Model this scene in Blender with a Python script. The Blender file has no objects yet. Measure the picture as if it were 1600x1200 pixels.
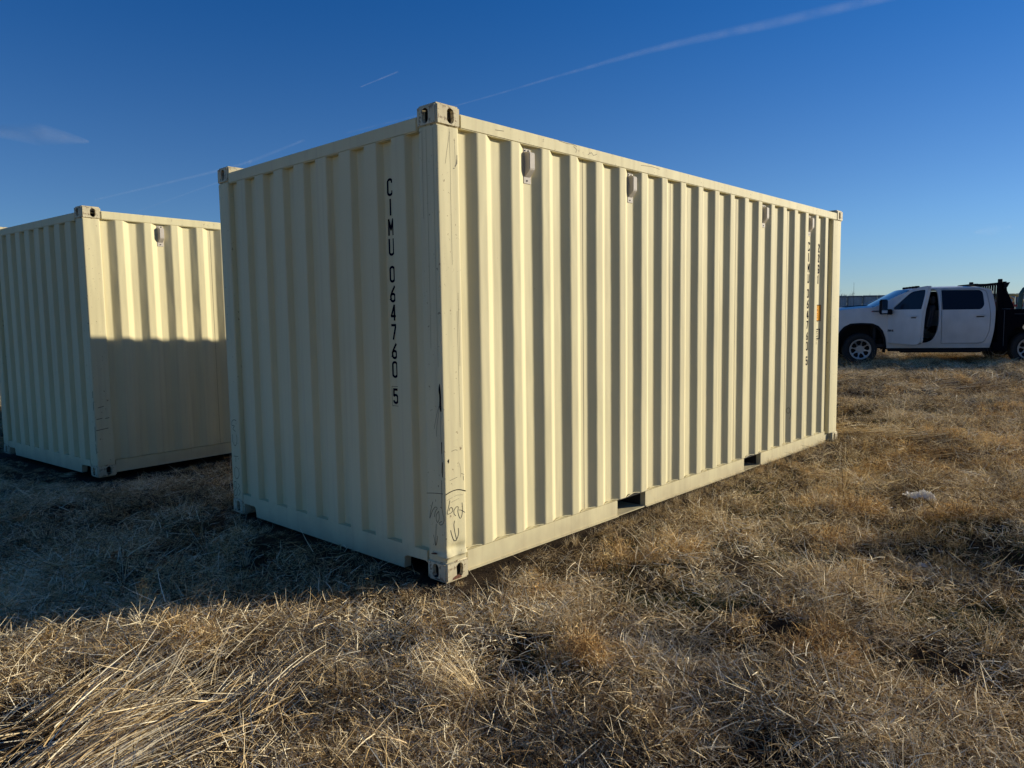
import bpy, bmesh, math, random
import numpy as np
from mathutils import Vector, Matrix, Euler
random.seed(7); rng = np.random.default_rng(11)
R = math.radians
S = bpy.context.scene
COL = S.collection

# ------------------------------------------------------------------ camera, world, sun, exposure
CAM = np.array([-2.66603, -2.97031, 1.46143])
cr = Vector((0.67687722, -0.73595668, -0.01431758)); cu = Vector((0.0753239, 0.04990242, 0.99590966)); cf = Vector((0.73223189, 0.67518703, -0.08921294))
cd = bpy.data.cameras.new('camera'); cam = bpy.data.objects.new('camera', cd); COL.objects.link(cam)
cam.matrix_world = Matrix(((cr.x, cu.x, -cf.x, CAM[0]), (cr.y, cu.y, -cf.y, CAM[1]), (cr.z, cu.z, -cf.z, CAM[2]), (0, 0, 0, 1)))
cd.sensor_width = 36; cd.lens = 36 * 1158.96 / 1600; cd.clip_start = 0.05; cd.clip_end = 100000
S.camera = cam

SUN_AZ, SUN_EL = -28.2, 13.9           # azimuth counted from +X towards +Y
W = bpy.data.worlds.new('World'); S.world = W; W.use_nodes = True
wn = W.node_tree; wn.nodes.clear()
sky = wn.nodes.new('ShaderNodeTexSky'); sky.sky_type = 'NISHITA'; sky.sun_disc = False
sky.sun_elevation = R(SUN_EL); sky.sun_rotation = R(90 - SUN_AZ)
sky.altitude = 1600; sky.air_density = 1.0; sky.dust_density = 0.1; sky.ozone_density = 4.0
hs = wn.nodes.new('ShaderNodeHueSaturation'); hs.inputs['Saturation'].default_value = 1.12; hs.inputs['Hue'].default_value = 0.505
bg = wn.nodes.new('ShaderNodeBackground'); bg.inputs['Strength'].default_value = 0.088
wo = wn.nodes.new('ShaderNodeOutputWorld')
wn.links.new(sky.outputs[0], hs.inputs['Color']); # clear dry air: the pale band at the horizon is weaker than the model's
wg = wn.nodes.new('ShaderNodeTexCoord'); ws_ = wn.nodes.new('ShaderNodeSeparateXYZ'); wr = wn.nodes.new('ShaderNodeValToRGB'); wm = wn.nodes.new('ShaderNodeMixRGB'); wm.blend_type = 'MULTIPLY'; wm.inputs['Fac'].default_value = 1
wr.color_ramp.elements[0].position = 0.0; wr.color_ramp.elements[0].color = (.66, .68, .78, 1); wr.color_ramp.elements[1].position = .45; wr.color_ramp.elements[1].color = (.26, .74, 1, 1); we = wr.color_ramp.elements.new(.13); we.color = (.80, .84, .92, 1); wr.color_ramp.interpolation = 'EASE'
wn.links.new(wg.outputs['Generated'], ws_.inputs[0]); wn.links.new(ws_.outputs['Z'], wr.inputs[0]); wn.links.new(hs.outputs[0], wm.inputs['Color1']); wn.links.new(wr.outputs[0], wm.inputs['Color2'])
wn.links.new(wm.outputs[0], bg.inputs['Color']); wn.links.new(bg.outputs[0], wo.inputs[0])

ld = bpy.data.lights.new('sun', 'SUN'); ld.energy = 4.7; ld.angle = R(0.55); ld.color = (1.0, 0.90, 0.71)
sun = bpy.data.objects.new('sun', ld); COL.objects.link(sun)
sv = Vector((math.cos(R(SUN_EL)) * math.cos(R(SUN_AZ)), math.cos(R(SUN_EL)) * math.sin(R(SUN_AZ)), math.sin(R(SUN_EL))))
sun.rotation_euler = sv.to_track_quat('Z', 'Y').to_euler()
S.view_settings.view_transform = 'Standard'; S.view_settings.look = 'None'; S.view_settings.exposure = 0.40; S.view_settings.gamma = 1
S.view_settings.use_curve_mapping = False
S.cycles.max_bounces = 6; S.cycles.transparent_max_bounces = 12

# ------------------------------------------------------------------ helpers
def tag(o, label=None, cat=None, group=None, kind=None):
    if label: o['label'] = label
    if cat: o['category'] = cat
    if group: o['group'] = group
    if kind: o['kind'] = kind
    return o

def empty(name, loc=(0, 0, 0), rz=0):
    o = bpy.data.objects.new(name, None); COL.objects.link(o); o.location = loc; o.rotation_euler = (0, 0, rz); o.empty_display_size = .2
    return o

def link(name, me, mat=None, parent=None, smooth=False):
    if mat is not None and not me.materials: me.materials.append(mat)
    o = bpy.data.objects.new(name, me); COL.objects.link(o)
    if parent is not None: o.parent = parent
    if smooth:
        me.polygons.foreach_set('use_smooth', [True] * len(me.polygons))
    return o

def bm_obj(name, bm, mat, parent=None, smooth=False, autosmooth=False):
    bmesh.ops.recalc_face_normals(bm, faces=bm.faces)
    me = bpy.data.meshes.new(name); bm.to_mesh(me); bm.free()
    if autosmooth:
        me.polygons.foreach_set('use_smooth', [True] * len(me.polygons))
        me.set_sharp_from_angle(angle=R(35))
    return link(name, me, mat, parent, smooth)

def add_box(bm, x0, x1, y0, y1, z0, z1, bev=0, seg=1):
    t = bmesh.new()
    bmesh.ops.create_cube(t, size=1)
    for v in t.verts:
        v.co = Vector((x0 + (v.co.x + .5) * (x1 - x0), y0 + (v.co.y + .5) * (y1 - y0), z0 + (v.co.z + .5) * (z1 - z0)))
    if bev: bmesh.ops.bevel(t, geom=list(t.edges), offset=bev, segments=seg, affect='EDGES', clamp_overlap=True)
    merge(bm, t)

def merge(bm, t, M=None):
    mp = {}
    for v in t.verts: mp[v] = bm.verts.new(M @ v.co if M else v.co)
    for f in t.faces:
        try:
            nf = bm.faces.new([mp[v] for v in f.verts]); nf.smooth = f.smooth
        except ValueError: pass
    t.free()

def box(name, dims, mat, parent=None, bev=0, seg=1):
    bm = bmesh.new(); add_box(bm, *dims, bev=bev, seg=seg); return bm_obj(name, bm, mat, parent, autosmooth=bev > 0)

def add_tube(bm, pts, rad, n=8, caps=True):
    pts = [Vector(p) for p in pts]; rings = []
    rads = rad if isinstance(rad, (list, tuple)) else [rad] * len(pts)
    up = Vector((0, 0, 1)); prev = None
    for i, p in enumerate(pts):
        d = (pts[min(i + 1, len(pts) - 1)] - pts[max(i - 1, 0)]).normalized()
        if prev is None:
            a = d.cross(up)
            if a.length < .05: a = d.cross(Vector((1, 0, 0)))
        else: a = prev - d * prev.dot(d)
        a.normalize(); prev = a; b = d.cross(a)
        rings.append([bm.verts.new(p + (a * math.cos(2 * math.pi * k / n) + b * math.sin(2 * math.pi * k / n)) * rads[i]) for k in range(n)])
    for r0, r1 in zip(rings, rings[1:]):
        for k in range(n): bm.faces.new((r0[k], r0[(k + 1) % n], r1[(k + 1) % n], r1[k]))
    if caps:
        bm.faces.new(rings[0][::-1]); bm.faces.new(rings[-1])

def plate_bm(outer, holes=(), t=.01, flip=False):
    """flat plate in local (u,v) with holes, thickness t along w; returns bm with coords (u, v, w in 0..t)"""
    bm = bmesh.new()
    for loop in [outer] + list(holes):
        vs = [bm.verts.new((p[0], p[1], 0)) for p in loop]
        for i in range(len(vs)): bm.edges.new((vs[i], vs[(i + 1) % len(vs)]))
    bmesh.ops.triangle_fill(bm, use_beauty=True, use_dissolve=False, edges=list(bm.edges), normal=(0, 0, 1))
    r = bmesh.ops.extrude_face_region(bm, geom=list(bm.faces))
    for v in [g for g in r['geom'] if isinstance(g, bmesh.types.BMVert)]: v.co.z += t
    return bm

def xf(bm, fn):
    for v in bm.verts: v.co = Vector(fn(v.co))
    return bm

def circle(cx, cy, rx, ry=None, n=24, a0=0):
    ry = ry or rx
    return [(cx + rx * math.cos(a0 + 2 * math.pi * k / n), cy + ry * math.sin(a0 + 2 * math.pi * k / n)) for k in range(n)]

def round_poly(pts, r, n=3, closed=True):
    out = []; N = len(pts)
    for i in range(N):
        p = Vector(pts[i][:2])
        if not closed and i in (0, N - 1): out.append(tuple(p)); continue
        a = Vector(pts[i - 1][:2]); b = Vector(pts[(i + 1) % N][:2])
        ri = pts[i][2] if len(pts[i]) > 2 else r
        da = (a - p); db = (b - p); l = min(ri, da.length * .49, db.length * .49)
        if l <= 0: out.append(tuple(p)); continue
        s = p + da.normalized() * l; e = p + db.normalized() * l
        for k in range(n + 1):
            t = k / n; q = s * (1 - t) ** 2 + p * 2 * t * (1 - t) + e * t * t; out.append((q.x, q.y))
    return out

def ribbon_bm(strokes, w, place, lift=0.0):
    """marker strokes: polylines in 2D drawn as thin ribbons, placed by place(u,v,h)"""
    bm = bmesh.new()
    for st in strokes:
        pts = [Vector(p[:2]) for p in st]
        L, Rr = [], []
        for i, p in enumerate(pts):
            d0 = (pts[i] - pts[i - 1]).normalized() if i else (pts[1] - pts[0]).normalized()
            d1 = (pts[i + 1] - pts[i]).normalized() if i < len(pts) - 1 else d0
            t = (d0 + d1)
            t = t.normalized() if t.length > .1 else d0
            n = Vector((-t.y, t.x)); m = w / 2 / max(.5, abs(n.dot(Vector((-d0.y, d0.x)))))
            e = t * (w * .3 if i == len(pts) - 1 else (-w * .3 if i == 0 else 0))
            L.append(bm.verts.new(place(*(p + n * m + e), lift))); Rr.append(bm.verts.new(place(*(p - n * m + e), lift)))
        for i in range(len(pts) - 1): bm.faces.new((L[i], L[i + 1], Rr[i + 1], Rr[i]))
    return bm

def smooth_line(pts, k=4):
    """Catmull-Rom through points"""
    P = [Vector(p) for p in pts]; out = []
    for i in range(len(P) - 1):
        p0 = P[max(i - 1, 0)]; p1 = P[i]; p2 = P[i + 1]; p3 = P[min(i + 2, len(P) - 1)]
        for j in range(k):
            t = j / k
            out.append(.5 * ((2 * p1) + (p2 - p0) * t + (2 * p0 - 5 * p1 + 4 * p2 - p3) * t * t + (3 * p1 - p0 - 3 * p2 + p3) * t ** 3))
    out.append(P[-1]); return [tuple(q) for q in out]

def children(o): return [c for c in bpy.data.objects if c.parent == o]
def copy_tree(o, parent=None, skip=()):
    c = o.copy(); COL.objects.link(c)
    if parent is not None: c.parent = parent
    for ch in children(o):
        if ch.name.split('.')[0] in skip: continue
        copy_tree(ch, c, skip)
    return c

# ------------------------------------------------------------------ materials
def new_mat(name):
    m = bpy.data.materials.new(name); m.use_nodes = True; nt = m.node_tree
    return m, nt, nt.nodes['Principled BSDF'], nt.links
def N(nt, t, **kw):
    n = nt.nodes.new(t)
    for k, v in kw.items():
        if k in n.inputs: n.inputs[k].default_value = v
        else: setattr(n, k, v)
    return n
def ramp(nt, stops):
    r = nt.nodes.new('ShaderNodeValToRGB'); e = r.color_ramp.elements
    e[0].position, e[0].color = stops[0][0], (*stops[0][1], 1)
    e[1].position, e[1].color = stops[-1][0], (*stops[-1][1], 1)
    for p, c in stops[1:-1]:
        q = e.new(p); q.color = (*c, 1)
    return r
def simple(name, col, rough=.5, metal=0, noise=0.0, scale=8, bump=0.0, coat=0):
    m, nt, b, L = new_mat(name)
    b.inputs['Base Color'].default_value = (*col, 1); b.inputs['Roughness'].default_value = rough; b.inputs['Metallic'].default_value = metal
    b.inputs['Coat Weight'].default_value = coat
    tc = N(nt, 'ShaderNodeTexCoord')
    if noise:
        nz = N(nt, 'ShaderNodeTexNoise', Scale=scale, Detail=5.0); L.new(tc.outputs['Object'], nz.inputs['Vector'])
        r = ramp(nt, [(.3, tuple(c * (1 - noise) for c in col)), (.7, tuple(min(1, c * (1 + noise)) for c in col))])
        L.new(nz.outputs[0], r.inputs[0]); L.new(r.outputs[0], b.inputs['Base Color'])
    if bump:
        nb = N(nt, 'ShaderNodeTexNoise', Scale=scale * 6, Detail=4.0); L.new(tc.outputs['Object'], nb.inputs['Vector'])
        bp = N(nt, 'ShaderNodeBump', Strength=bump, Distance=.01); L.new(nb.outputs[0], bp.inputs['Height']); L.new(bp.outputs[0], b.inputs['Normal'])
    return m

PAINT = (0.685, 0.615, 0.372)
def paint_mat(name, wear=0.0, base=PAINT):
    m, nt, b, L = new_mat(name)
    tc = N(nt, 'ShaderNodeTexCoord')
    # broad fading
    n1 = N(nt, 'ShaderNodeTexNoise', Scale=.9, Detail=3.0); L.new(tc.outputs['Object'], n1.inputs['Vector'])
    r1 = ramp(nt, [(.3, tuple(c * .93 for c in base)), (.7, tuple(min(1, c * 1.05) for c in base))]); L.new(n1.outputs[0], r1.inputs[0])
    # vertical run-off streaks of dust
    mp = N(nt, 'ShaderNodeMapping'); mp.inputs['Scale'].default_value = (28, 28, .7); L.new(tc.outputs['Object'], mp.inputs['Vector'])
    n2 = N(nt, 'ShaderNodeTexNoise', Scale=1.0, Detail=6.0, Roughness=.65); L.new(mp.outputs[0], n2.inputs['Vector'])
    r2 = ramp(nt, [(.52, (0, 0, 0)), (.78, (1, 1, 1))]); L.new(n2.outputs[0], r2.inputs[0])
    mx = N(nt, 'ShaderNodeMixRGB'); mx.inputs['Color2'].default_value = (.50, .41, .27, 1)
    mu = N(nt, 'ShaderNodeMath', operation='MULTIPLY'); mu.inputs[1].default_value = .42; L.new(r2.outputs[0], mu.inputs[0])
    L.new(mu.outputs[0], mx.inputs['Fac']); L.new(r1.outputs[0], mx.inputs['Color1'])
    # small chips down to rusty primer
    n3 = N(nt, 'ShaderNodeTexNoise', Scale=34.0, Detail=8.0, Roughness=.7); L.new(tc.outputs['Object'], n3.inputs['Vector'])
    lo = .73 - wear * .20
    r3 = ramp(nt, [(lo, (0, 0, 0)), (lo + .03, (1, 1, 1))]); L.new(n3.outputs[0], r3.inputs[0])
    mx2 = N(nt, 'ShaderNodeMixRGB'); mx2.inputs['Color2'].default_value = (.13, .065, .035, 1)
    mw = N(nt, 'ShaderNodeMath', operation='MULTIPLY'); mw.inputs[1].default_value = .75; L.new(r3.outputs[0], mw.inputs[0])
    L.new(mw.outputs[0], mx2.inputs['Fac']); L.new(mx.outputs[0], mx2.inputs['Color1'])
    # dust splash near the ground (a stain with its own shape)
    sp = N(nt, 'ShaderNodeSeparateXYZ'); L.new(tc.outputs['Object'], sp.inputs[0])
    n4 = N(nt, 'ShaderNodeTexNoise', Scale=6.0, Detail=6.0); L.new(tc.outputs['Object'], n4.inputs['Vector'])
    ad = N(nt, 'ShaderNodeMath', operation='MULTIPLY_ADD'); ad.inputs[1].default_value = .35; L.new(n4.outputs[0], ad.inputs[0]); L.new(sp.outputs['Z'], ad.inputs[2])
    r4 = ramp(nt, [(.13, (1, 1, 1)), (.36, (0, 0, 0))]); L.new(ad.outputs[0], r4.inputs[0])
    m4 = N(nt, 'ShaderNodeMath', operation='MULTIPLY'); m4.inputs[1].default_value = .5; L.new(r4.outputs[0], m4.inputs[0])
    mx3 = N(nt, 'ShaderNodeMixRGB'); mx3.inputs['Color2'].default_value = (.36, .28, .18, 1)
    L.new(m4.outputs[0], mx3.inputs['Fac']); L.new(mx2.outputs[0], mx3.inputs['Color1'])
    L.new(mx3.outputs[0], b.inputs['Base Color'])
    rr = N(nt, 'ShaderNodeMapRange'); rr.inputs['To Min'].default_value = .55; rr.inputs['To Max'].default_value = .75; L.new(n2.outputs[0], rr.inputs[0]); L.new(rr.outputs[0], b.inputs['Roughness'])
    b.inputs['Specular IOR Level'].default_value = .12
    # oil-canning and orange peel
    mp2 = N(nt, 'ShaderNodeMapping'); mp2.inputs['Scale'].default_value = (7, 7, 1.6); L.new(tc.outputs['Object'], mp2.inputs['Vector'])
    nb = N(nt, 'ShaderNodeTexNoise', Scale=1.0, Detail=2.0); L.new(mp2.outputs[0], nb.inputs['Vector'])
    b1 = N(nt, 'ShaderNodeBump', Strength=.6, Distance=.012); L.new(nb.outputs[0], b1.inputs['Height'])
    nb2 = N(nt, 'ShaderNodeTexNoise', Scale=260.0, Detail=2.0); L.new(tc.outputs['Object'], nb2.inputs['Vector'])
    b2 = N(nt, 'ShaderNodeBump', Strength=.12, Distance=.001); L.new(nb2.outputs[0], b2.inputs['Height']); L.new(b1.outputs[0], b2.inputs['Normal'])
    L.new(b2.outputs[0], b.inputs['Normal'])
    return m
M_paint = paint_mat('cream_container_paint')
M_worn = paint_mat('worn_cream_paint', wear=.92, base=(.70, .63, .41))
M_midworn = paint_mat('scuffed_cream_paint', wear=.5)
M_vent = simple('vent_plastic', (.52, .47, .40), .75, noise=.08, scale=20)
M_screw = simple('dark_screw', (.04, .035, .03), .5, .3)
M_letter = simple('navy_vinyl_letters', (.004, .005, .016), .9)
M_letter.node_tree.nodes['Principled BSDF'].inputs['Specular IOR Level'].default_value = 0.02
M_marker = simple('black_marker', (.012, .011, .010), .9)
M_marker.node_tree.nodes['Principled BSDF'].inputs['Specular IOR Level'].default_value = 0.05
M_pen = simple('thin_marker_pen', (.045, .042, .04), .9)
M_pen.node_tree.nodes['Principled BSDF'].inputs['Specular IOR Level'].default_value = 0.05
M_scratch = simple('rubbed_scratch', (.11, .085, .055), .8)
M_pencil = simple('grease_pencil', (.09, .08, .07), .8)
M_rust = simple('bare_rusty_steel', (.16, .06, .03), .9, noise=.5, scale=60, bump=.6)
M_cast = simple('shaded_casting_cavity', (.07, .055, .038), .9, noise=.4, scale=30)  # dark colour paints the shade inside the casting holes
M_dark = simple('dark_underside_pocket_shade', (.03, .027, .024), .9)
M_yel = simple('yellow_sticker', (.95, .40, .015), .7)
M_yel.node_tree.nodes['Principled BSDF'].inputs['Specular IOR Level'].default_value = 0.1
M_seal = simple('sealant_line', (.27, .22, .14), .8)

# ------------------------------------------------------------------ ground height
def vnoise(x, y, seed=0):
    x = np.asarray(x, float); y = np.asarray(y, float)
    xi = np.floor(x).astype(np.int64); yi = np.floor(y).astype(np.int64); fx = x - xi; fy = y - yi
    def h(a, b):
        n = (a * 374761393 + b * 668265263 + seed * 1442695041) & 0x7fffffff
        n = ((n ^ (n >> 13)) * 1274126177) & 0x7fffffff
        return ((n ^ (n >> 16)) & 0xffff) / 65535.0
    u = fx * fx * (3 - 2 * fx); v = fy * fy * (3 - 2 * fy)
    return (h(xi, yi) * (1 - u) + h(xi + 1, yi) * u) * (1 - v) + (h(xi, yi + 1) * (1 - u) + h(xi + 1, yi + 1) * u) * v
def fbm(x, y, s, seed=0, o=4):
    a = 0; w = 1; t = 0
    for i in range(o):
        a = a + w * vnoise(np.asarray(x) / s * 2 ** i, np.asarray(y) / s * 2 ** i, seed + i * 7); t += w; w *= .5
    return a / t
LX, LY, LZ, LA = -0.196, 4.750, -0.026, R(4.93)
def rect_dist(x, y, x0, x1, y0, y1):
    dx = np.maximum(np.maximum(x0 - x, x - x1), 0); dy = np.maximum(np.maximum(y0 - y, y - y1), 0); return np.hypot(dx, dy)
def cont_dist(x, y):
    a = rect_dist(x, y, 0, 6.058, 0, 2.438)
    c, s = math.cos(LA), math.sin(LA); u = (x - LX) * c + (y - LY) * s; v = -(x - LX) * s + (y - LY) * c
    return a, rect_dist(u, v, 0, 6.058, 0, 2.438)
def ground_h(x, y):
    x = np.asarray(x, float); y = np.asarray(y, float)
    h = (fbm(x, y, 1.3, 3) - .5) * .28 + (fbm(x, y, .5, 9, 3) - .5) * .12
    h = h + .13 * np.exp(-(((x - 2.75) / .42) ** 2 + ((y + 2.25) / .5) ** 2)) - .05 * np.exp(-(((x - 2.05) / .3) ** 2 + ((y + 2.0) / .45) ** 2))
    r = np.hypot(x - CAM[0], y - CAM[1])
    h = h + .085 * np.clip((r - 9) / 8, 0, 1)
    h = h - .03
    a, b = cont_dist(x, y); d = np.minimum(a, b)
    k = np.clip(d / .8, 0, 1); k = k * k * (3 - 2 * k)
    base = np.where(a < b, -.012, -.066) + .035 * np.clip((x - 2) / 4, 0, 1) * (a < b)
    return h * k + base * (1 - k)

# ------------------------------------------------------------------ ground sheet
def axis(c, near, step, far):
    a = [0.0]; s = step
    while a[-1] < far:
        if a[-1] > near: s *= 1.12
        a.append(a[-1] + s)
    a = np.array(a); return np.concatenate([-a[:0:-1], a]) + c
gx = axis(3.0, 8.0, .07, 5000); gy = axis(1.5, 7.0, .07, 5000)
GX, GY = np.meshgrid(gx, gy, indexing='ij'); GZ = ground_h(GX, GY)
far = np.hypot(GX - CAM[0], GY - CAM[1]); GZ = GZ * np.clip(1.2 - far / 400, 0, 1)
nv = GX.size; me = bpy.data.meshes.new('ground'); nx, ny = GX.shape
me.vertices.add(nv); me.vertices.foreach_set('co', np.stack([GX, GY, GZ], -1).reshape(-1))
ii, jj = np.meshgrid(np.arange(nx - 1), np.arange(ny - 1), indexing='ij'); q = (ii * ny + jj).reshape(-1)
qs = np.stack([q, q + ny, q + ny + 1, q + 1], -1).reshape(-1)
me.loops.add(qs.size); me.loops.foreach_set('vertex_index', qs); me.polygons.add(qs.size // 4)
me.polygons.foreach_set('loop_start', np.arange(0, qs.size, 4)); me.update(calc_edges=True)
m, nt, b, L = new_mat('dry_ground')
tc = N(nt, 'ShaderNodeTexCoord')
na = N(nt, 'ShaderNodeTexNoise', Scale=1.1, Detail=6.0); nb_ = N(nt, 'ShaderNodeTexNoise', Scale=38.0, Detail=8.0, Roughness=.75)
nc = N(nt, 'ShaderNodeTexNoise', Scale=.05, Detail=5.0)
for n_ in (na, nb_, nc): L.new(tc.outputs['Object'], n_.inputs['Vector'])
ra = ramp(nt, [(.30, (.018, .012, .008)), (.5, (.050, .034, .021)), (.75, (.10, .068, .042))])
mm = N(nt, 'ShaderNodeMath', operation='MULTIPLY_ADD'); mm.inputs[1].default_value = .6; L.new(nb_.outputs[0], mm.inputs[0])
m2 = N(nt, 'ShaderNodeMath', operation='MULTIPLY'); m2.inputs[1].default_value = .4; L.new(na.outputs[0], m2.inputs[0]); L.new(m2.outputs[0], mm.inputs[2])
L.new(mm.outputs[0], ra.inputs[0])
# far away only the straw-coloured mass of the grass is left
cdn = N(nt, 'ShaderNodeVectorMath', operation='LENGTH'); L.new(tc.outputs['Object'], cdn.inputs[0])
mr = N(nt, 'ShaderNodeMapRange'); mr.inputs['From Min'].default_value = 22; mr.inputs['From Max'].default_value = 34; L.new(cdn.outputs['Value'], mr.inputs[0])
rc = ramp(nt, [(.3, (.22, .155, .085)), (.7, (.38, .28, .16))]); L.new(nc.outputs[0], rc.inputs[0])
mxg = N(nt, 'ShaderNodeMixRGB'); L.new(mr.outputs[0], mxg.inputs['Fac']); L.new(ra.outputs[0], mxg.inputs['Color1']); L.new(rc.outputs[0], mxg.inputs['Color2'])
L.new(mxg.outputs[0], b.inputs['Base Color']); b.inputs['Roughness'].default_value = .95; b.inputs['Specular IOR Level'].default_value = .1
bp = N(nt, 'ShaderNodeBump', Strength=.9, Distance=.03); L.new(nb_.outputs[0], bp.inputs['Height']); L.new(bp.outputs[0], b.inputs['Normal'])
g = link('ground', me, m, smooth=True); tag(g, kind='structure')

# ------------------------------------------------------------------ shipping container
CL, CW, CH = 6.058, 2.438, 2.591
PITCH = .2765; SD = .036                                   # side corrugation
# outer flat starts at .309 + k*PITCH
def side_profile(x0, x1):
    pts = []
    def y_at(x):
        u = (x - .309) % PITCH
        if u < .070: return .006
        if u < .138: return .006 + SD * (u - .070) / .068
        if u < .2095: return .006 + SD
        return .006 + SD * (1 - (u - .2095) / .067)
    brk = [x0]
    k0 = math.floor((x0 - .309) / PITCH) - 1
    for k in range(k0, k0 + 40):
        for u in (0, .070, .138, .2095):
            x = .309 + k * PITCH + u
            if x0 + .004 < x < x1 - .004: brk.append(x)
    brk.append(x1)
    return [(x, y_at(x)) for x in sorted(brk)]
EY0, EP, ED = .270, .253, .042                             # end corrugation, outer flats .270..385
def end_profile(y0, y1):
    def d_at(y):
        if y > 2.17: return ED + .004
        u = (y - EY0) % EP
        if u <= .1151: return .004
        if u < .133: return .004 + ED * (u - .115) / .018
        if u < .235: return .004 + ED
        return .004 + ED * (1 - (u - .235) / .018)
    brk = [y0]
    for k in range(-1, 9):
        for u in (0, .115, .133, .235):
            y = EY0 + k * EP + u
            if y0 + .004 < y < y1 - .004 and y < 2.176: brk.append(y)
    brk.append(y1)
    return [(y, d_at(y + (1e-5 if y == y0 else 0))) for y in sorted(brk)]

def sheet_bm(profile, z0, z1, place, r=.009, th=.003, nz=1):
    """pressed steel sheet: profile (s, depth) swept upwards, with thickness"""
    p = round_poly(profile, r, 3, closed=False)
    bm = bmesh.new(); front = []; back = []
    for k in range(nz + 1):
        z = z0 + (z1 - z0) * k / nz
        front.append([bm.verts.new(place(s, d, z)) for s, d in p]); back.append([bm.verts.new(place(s, d + th, z)) for s, d in p])
    n = len(p)
    for k in range(nz):
        for i in range(n - 1):
            bm.faces.new((front[k][i], front[k][i + 1], front[k + 1][i + 1], front[k + 1][i]))
            bm.faces.new((back[k][i + 1], back[k][i], back[k + 1][i], back[k + 1][i + 1]))
        for i in (0, n - 1): bm.faces.new((front[k][i], back[k][i], back[k + 1][i], front[k + 1][i]))
    for i in range(n - 1):
        bm.faces.new((front[0][i], back[0][i], back[0][i + 1], front[0][i + 1])); bm.faces.new((front[-1][i], back[-1][i], back[-1][i + 1], front[-1][i + 1]))
    return bm

SIDE = lambda u, v, h: (u, h, v)                           # on the near long side: u along x, v up, h depth inwards
ENDP = lambda u, v, h: (h, u, v)
def end_outer(u, v, h): return (-h, u, v)

def casting_mesh():
    """hollow cast corner block for the near bottom corner, x 0..178 mm, y 0..162 mm, z 0..118 mm"""
    def tmp(bm):
        bmesh.ops.recalc_face_normals(bm, faces=bm.faces)
        me = bpy.data.meshes.new('t'); bm.to_mesh(me); bm.free(); o = bpy.data.objects.new('t', me); COL.objects.link(o); return o
    a = bmesh.new(); add_box(a, 0, .178, 0, .162, 0, .118, bev=.012, seg=3); A = tmp(a)
    c = bmesh.new(); add_box(c, .024, .150, .024, .140, .024, .100); cuts = [tmp(c)]
    def oval(w, h, n=24):
        s = (h - w) / 2; return [(w / 2 * math.cos(2 * math.pi * k / n), w / 2 * math.sin(2 * math.pi * k / n) + (s if math.sin(2 * math.pi * k / n) >= 0 else -s)) for k in range(n)]
    def prism(pts, fn, t=.06):
        b = bmesh.new(); lo = [b.verts.new(fn(u, v, -.02)) for u, v in pts]; hi = [b.verts.new(fn(u, v, t)) for u, v in pts]
        b.faces.new(lo); b.faces.new(hi[::-1])
        for i in range(len(pts)): b.faces.new((lo[i], lo[(i + 1) % len(pts)], hi[(i + 1) % len(pts)], hi[i]))
        return tmp(b)
    cuts.append(prism(oval(.050, .080), lambda u, v, h: (.103 + u, h, .0595 + v)))
    cuts.append(prism(oval(.050, .080), lambda u, v, h: (h, .088 + u, .0595 + v)))
    cuts.append(prism(oval(.062, .120), lambda u, v, h: (.09 + v * .95, .08 + u, h)))
    for ct in cuts:
        md = A.modifiers.new('b', 'BOOLEAN'); md.object = ct; md.operation = 'DIFFERENCE'; md.solver = 'EXACT'
    bpy.context.view_layer.update(); dg = bpy.context.evaluated_depsgraph_get()
    me = bpy.data.meshes.new_from_object(A.evaluated_get(dg)); me.name = 'corner_casting'
    for o in cuts + [A]: bpy.data.objects.remove(o)
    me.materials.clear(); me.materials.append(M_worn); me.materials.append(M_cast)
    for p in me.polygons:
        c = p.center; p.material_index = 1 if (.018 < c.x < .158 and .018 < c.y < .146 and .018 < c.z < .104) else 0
    me.polygons.foreach_set('use_smooth', [True] * len(me.polygons)); me.set_sharp_from_angle(angle=R(40))
    return me
CAST = casting_mesh()
for v in CAST.vertices: pass
CAST_TOP = CAST.copy(); 

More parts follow.
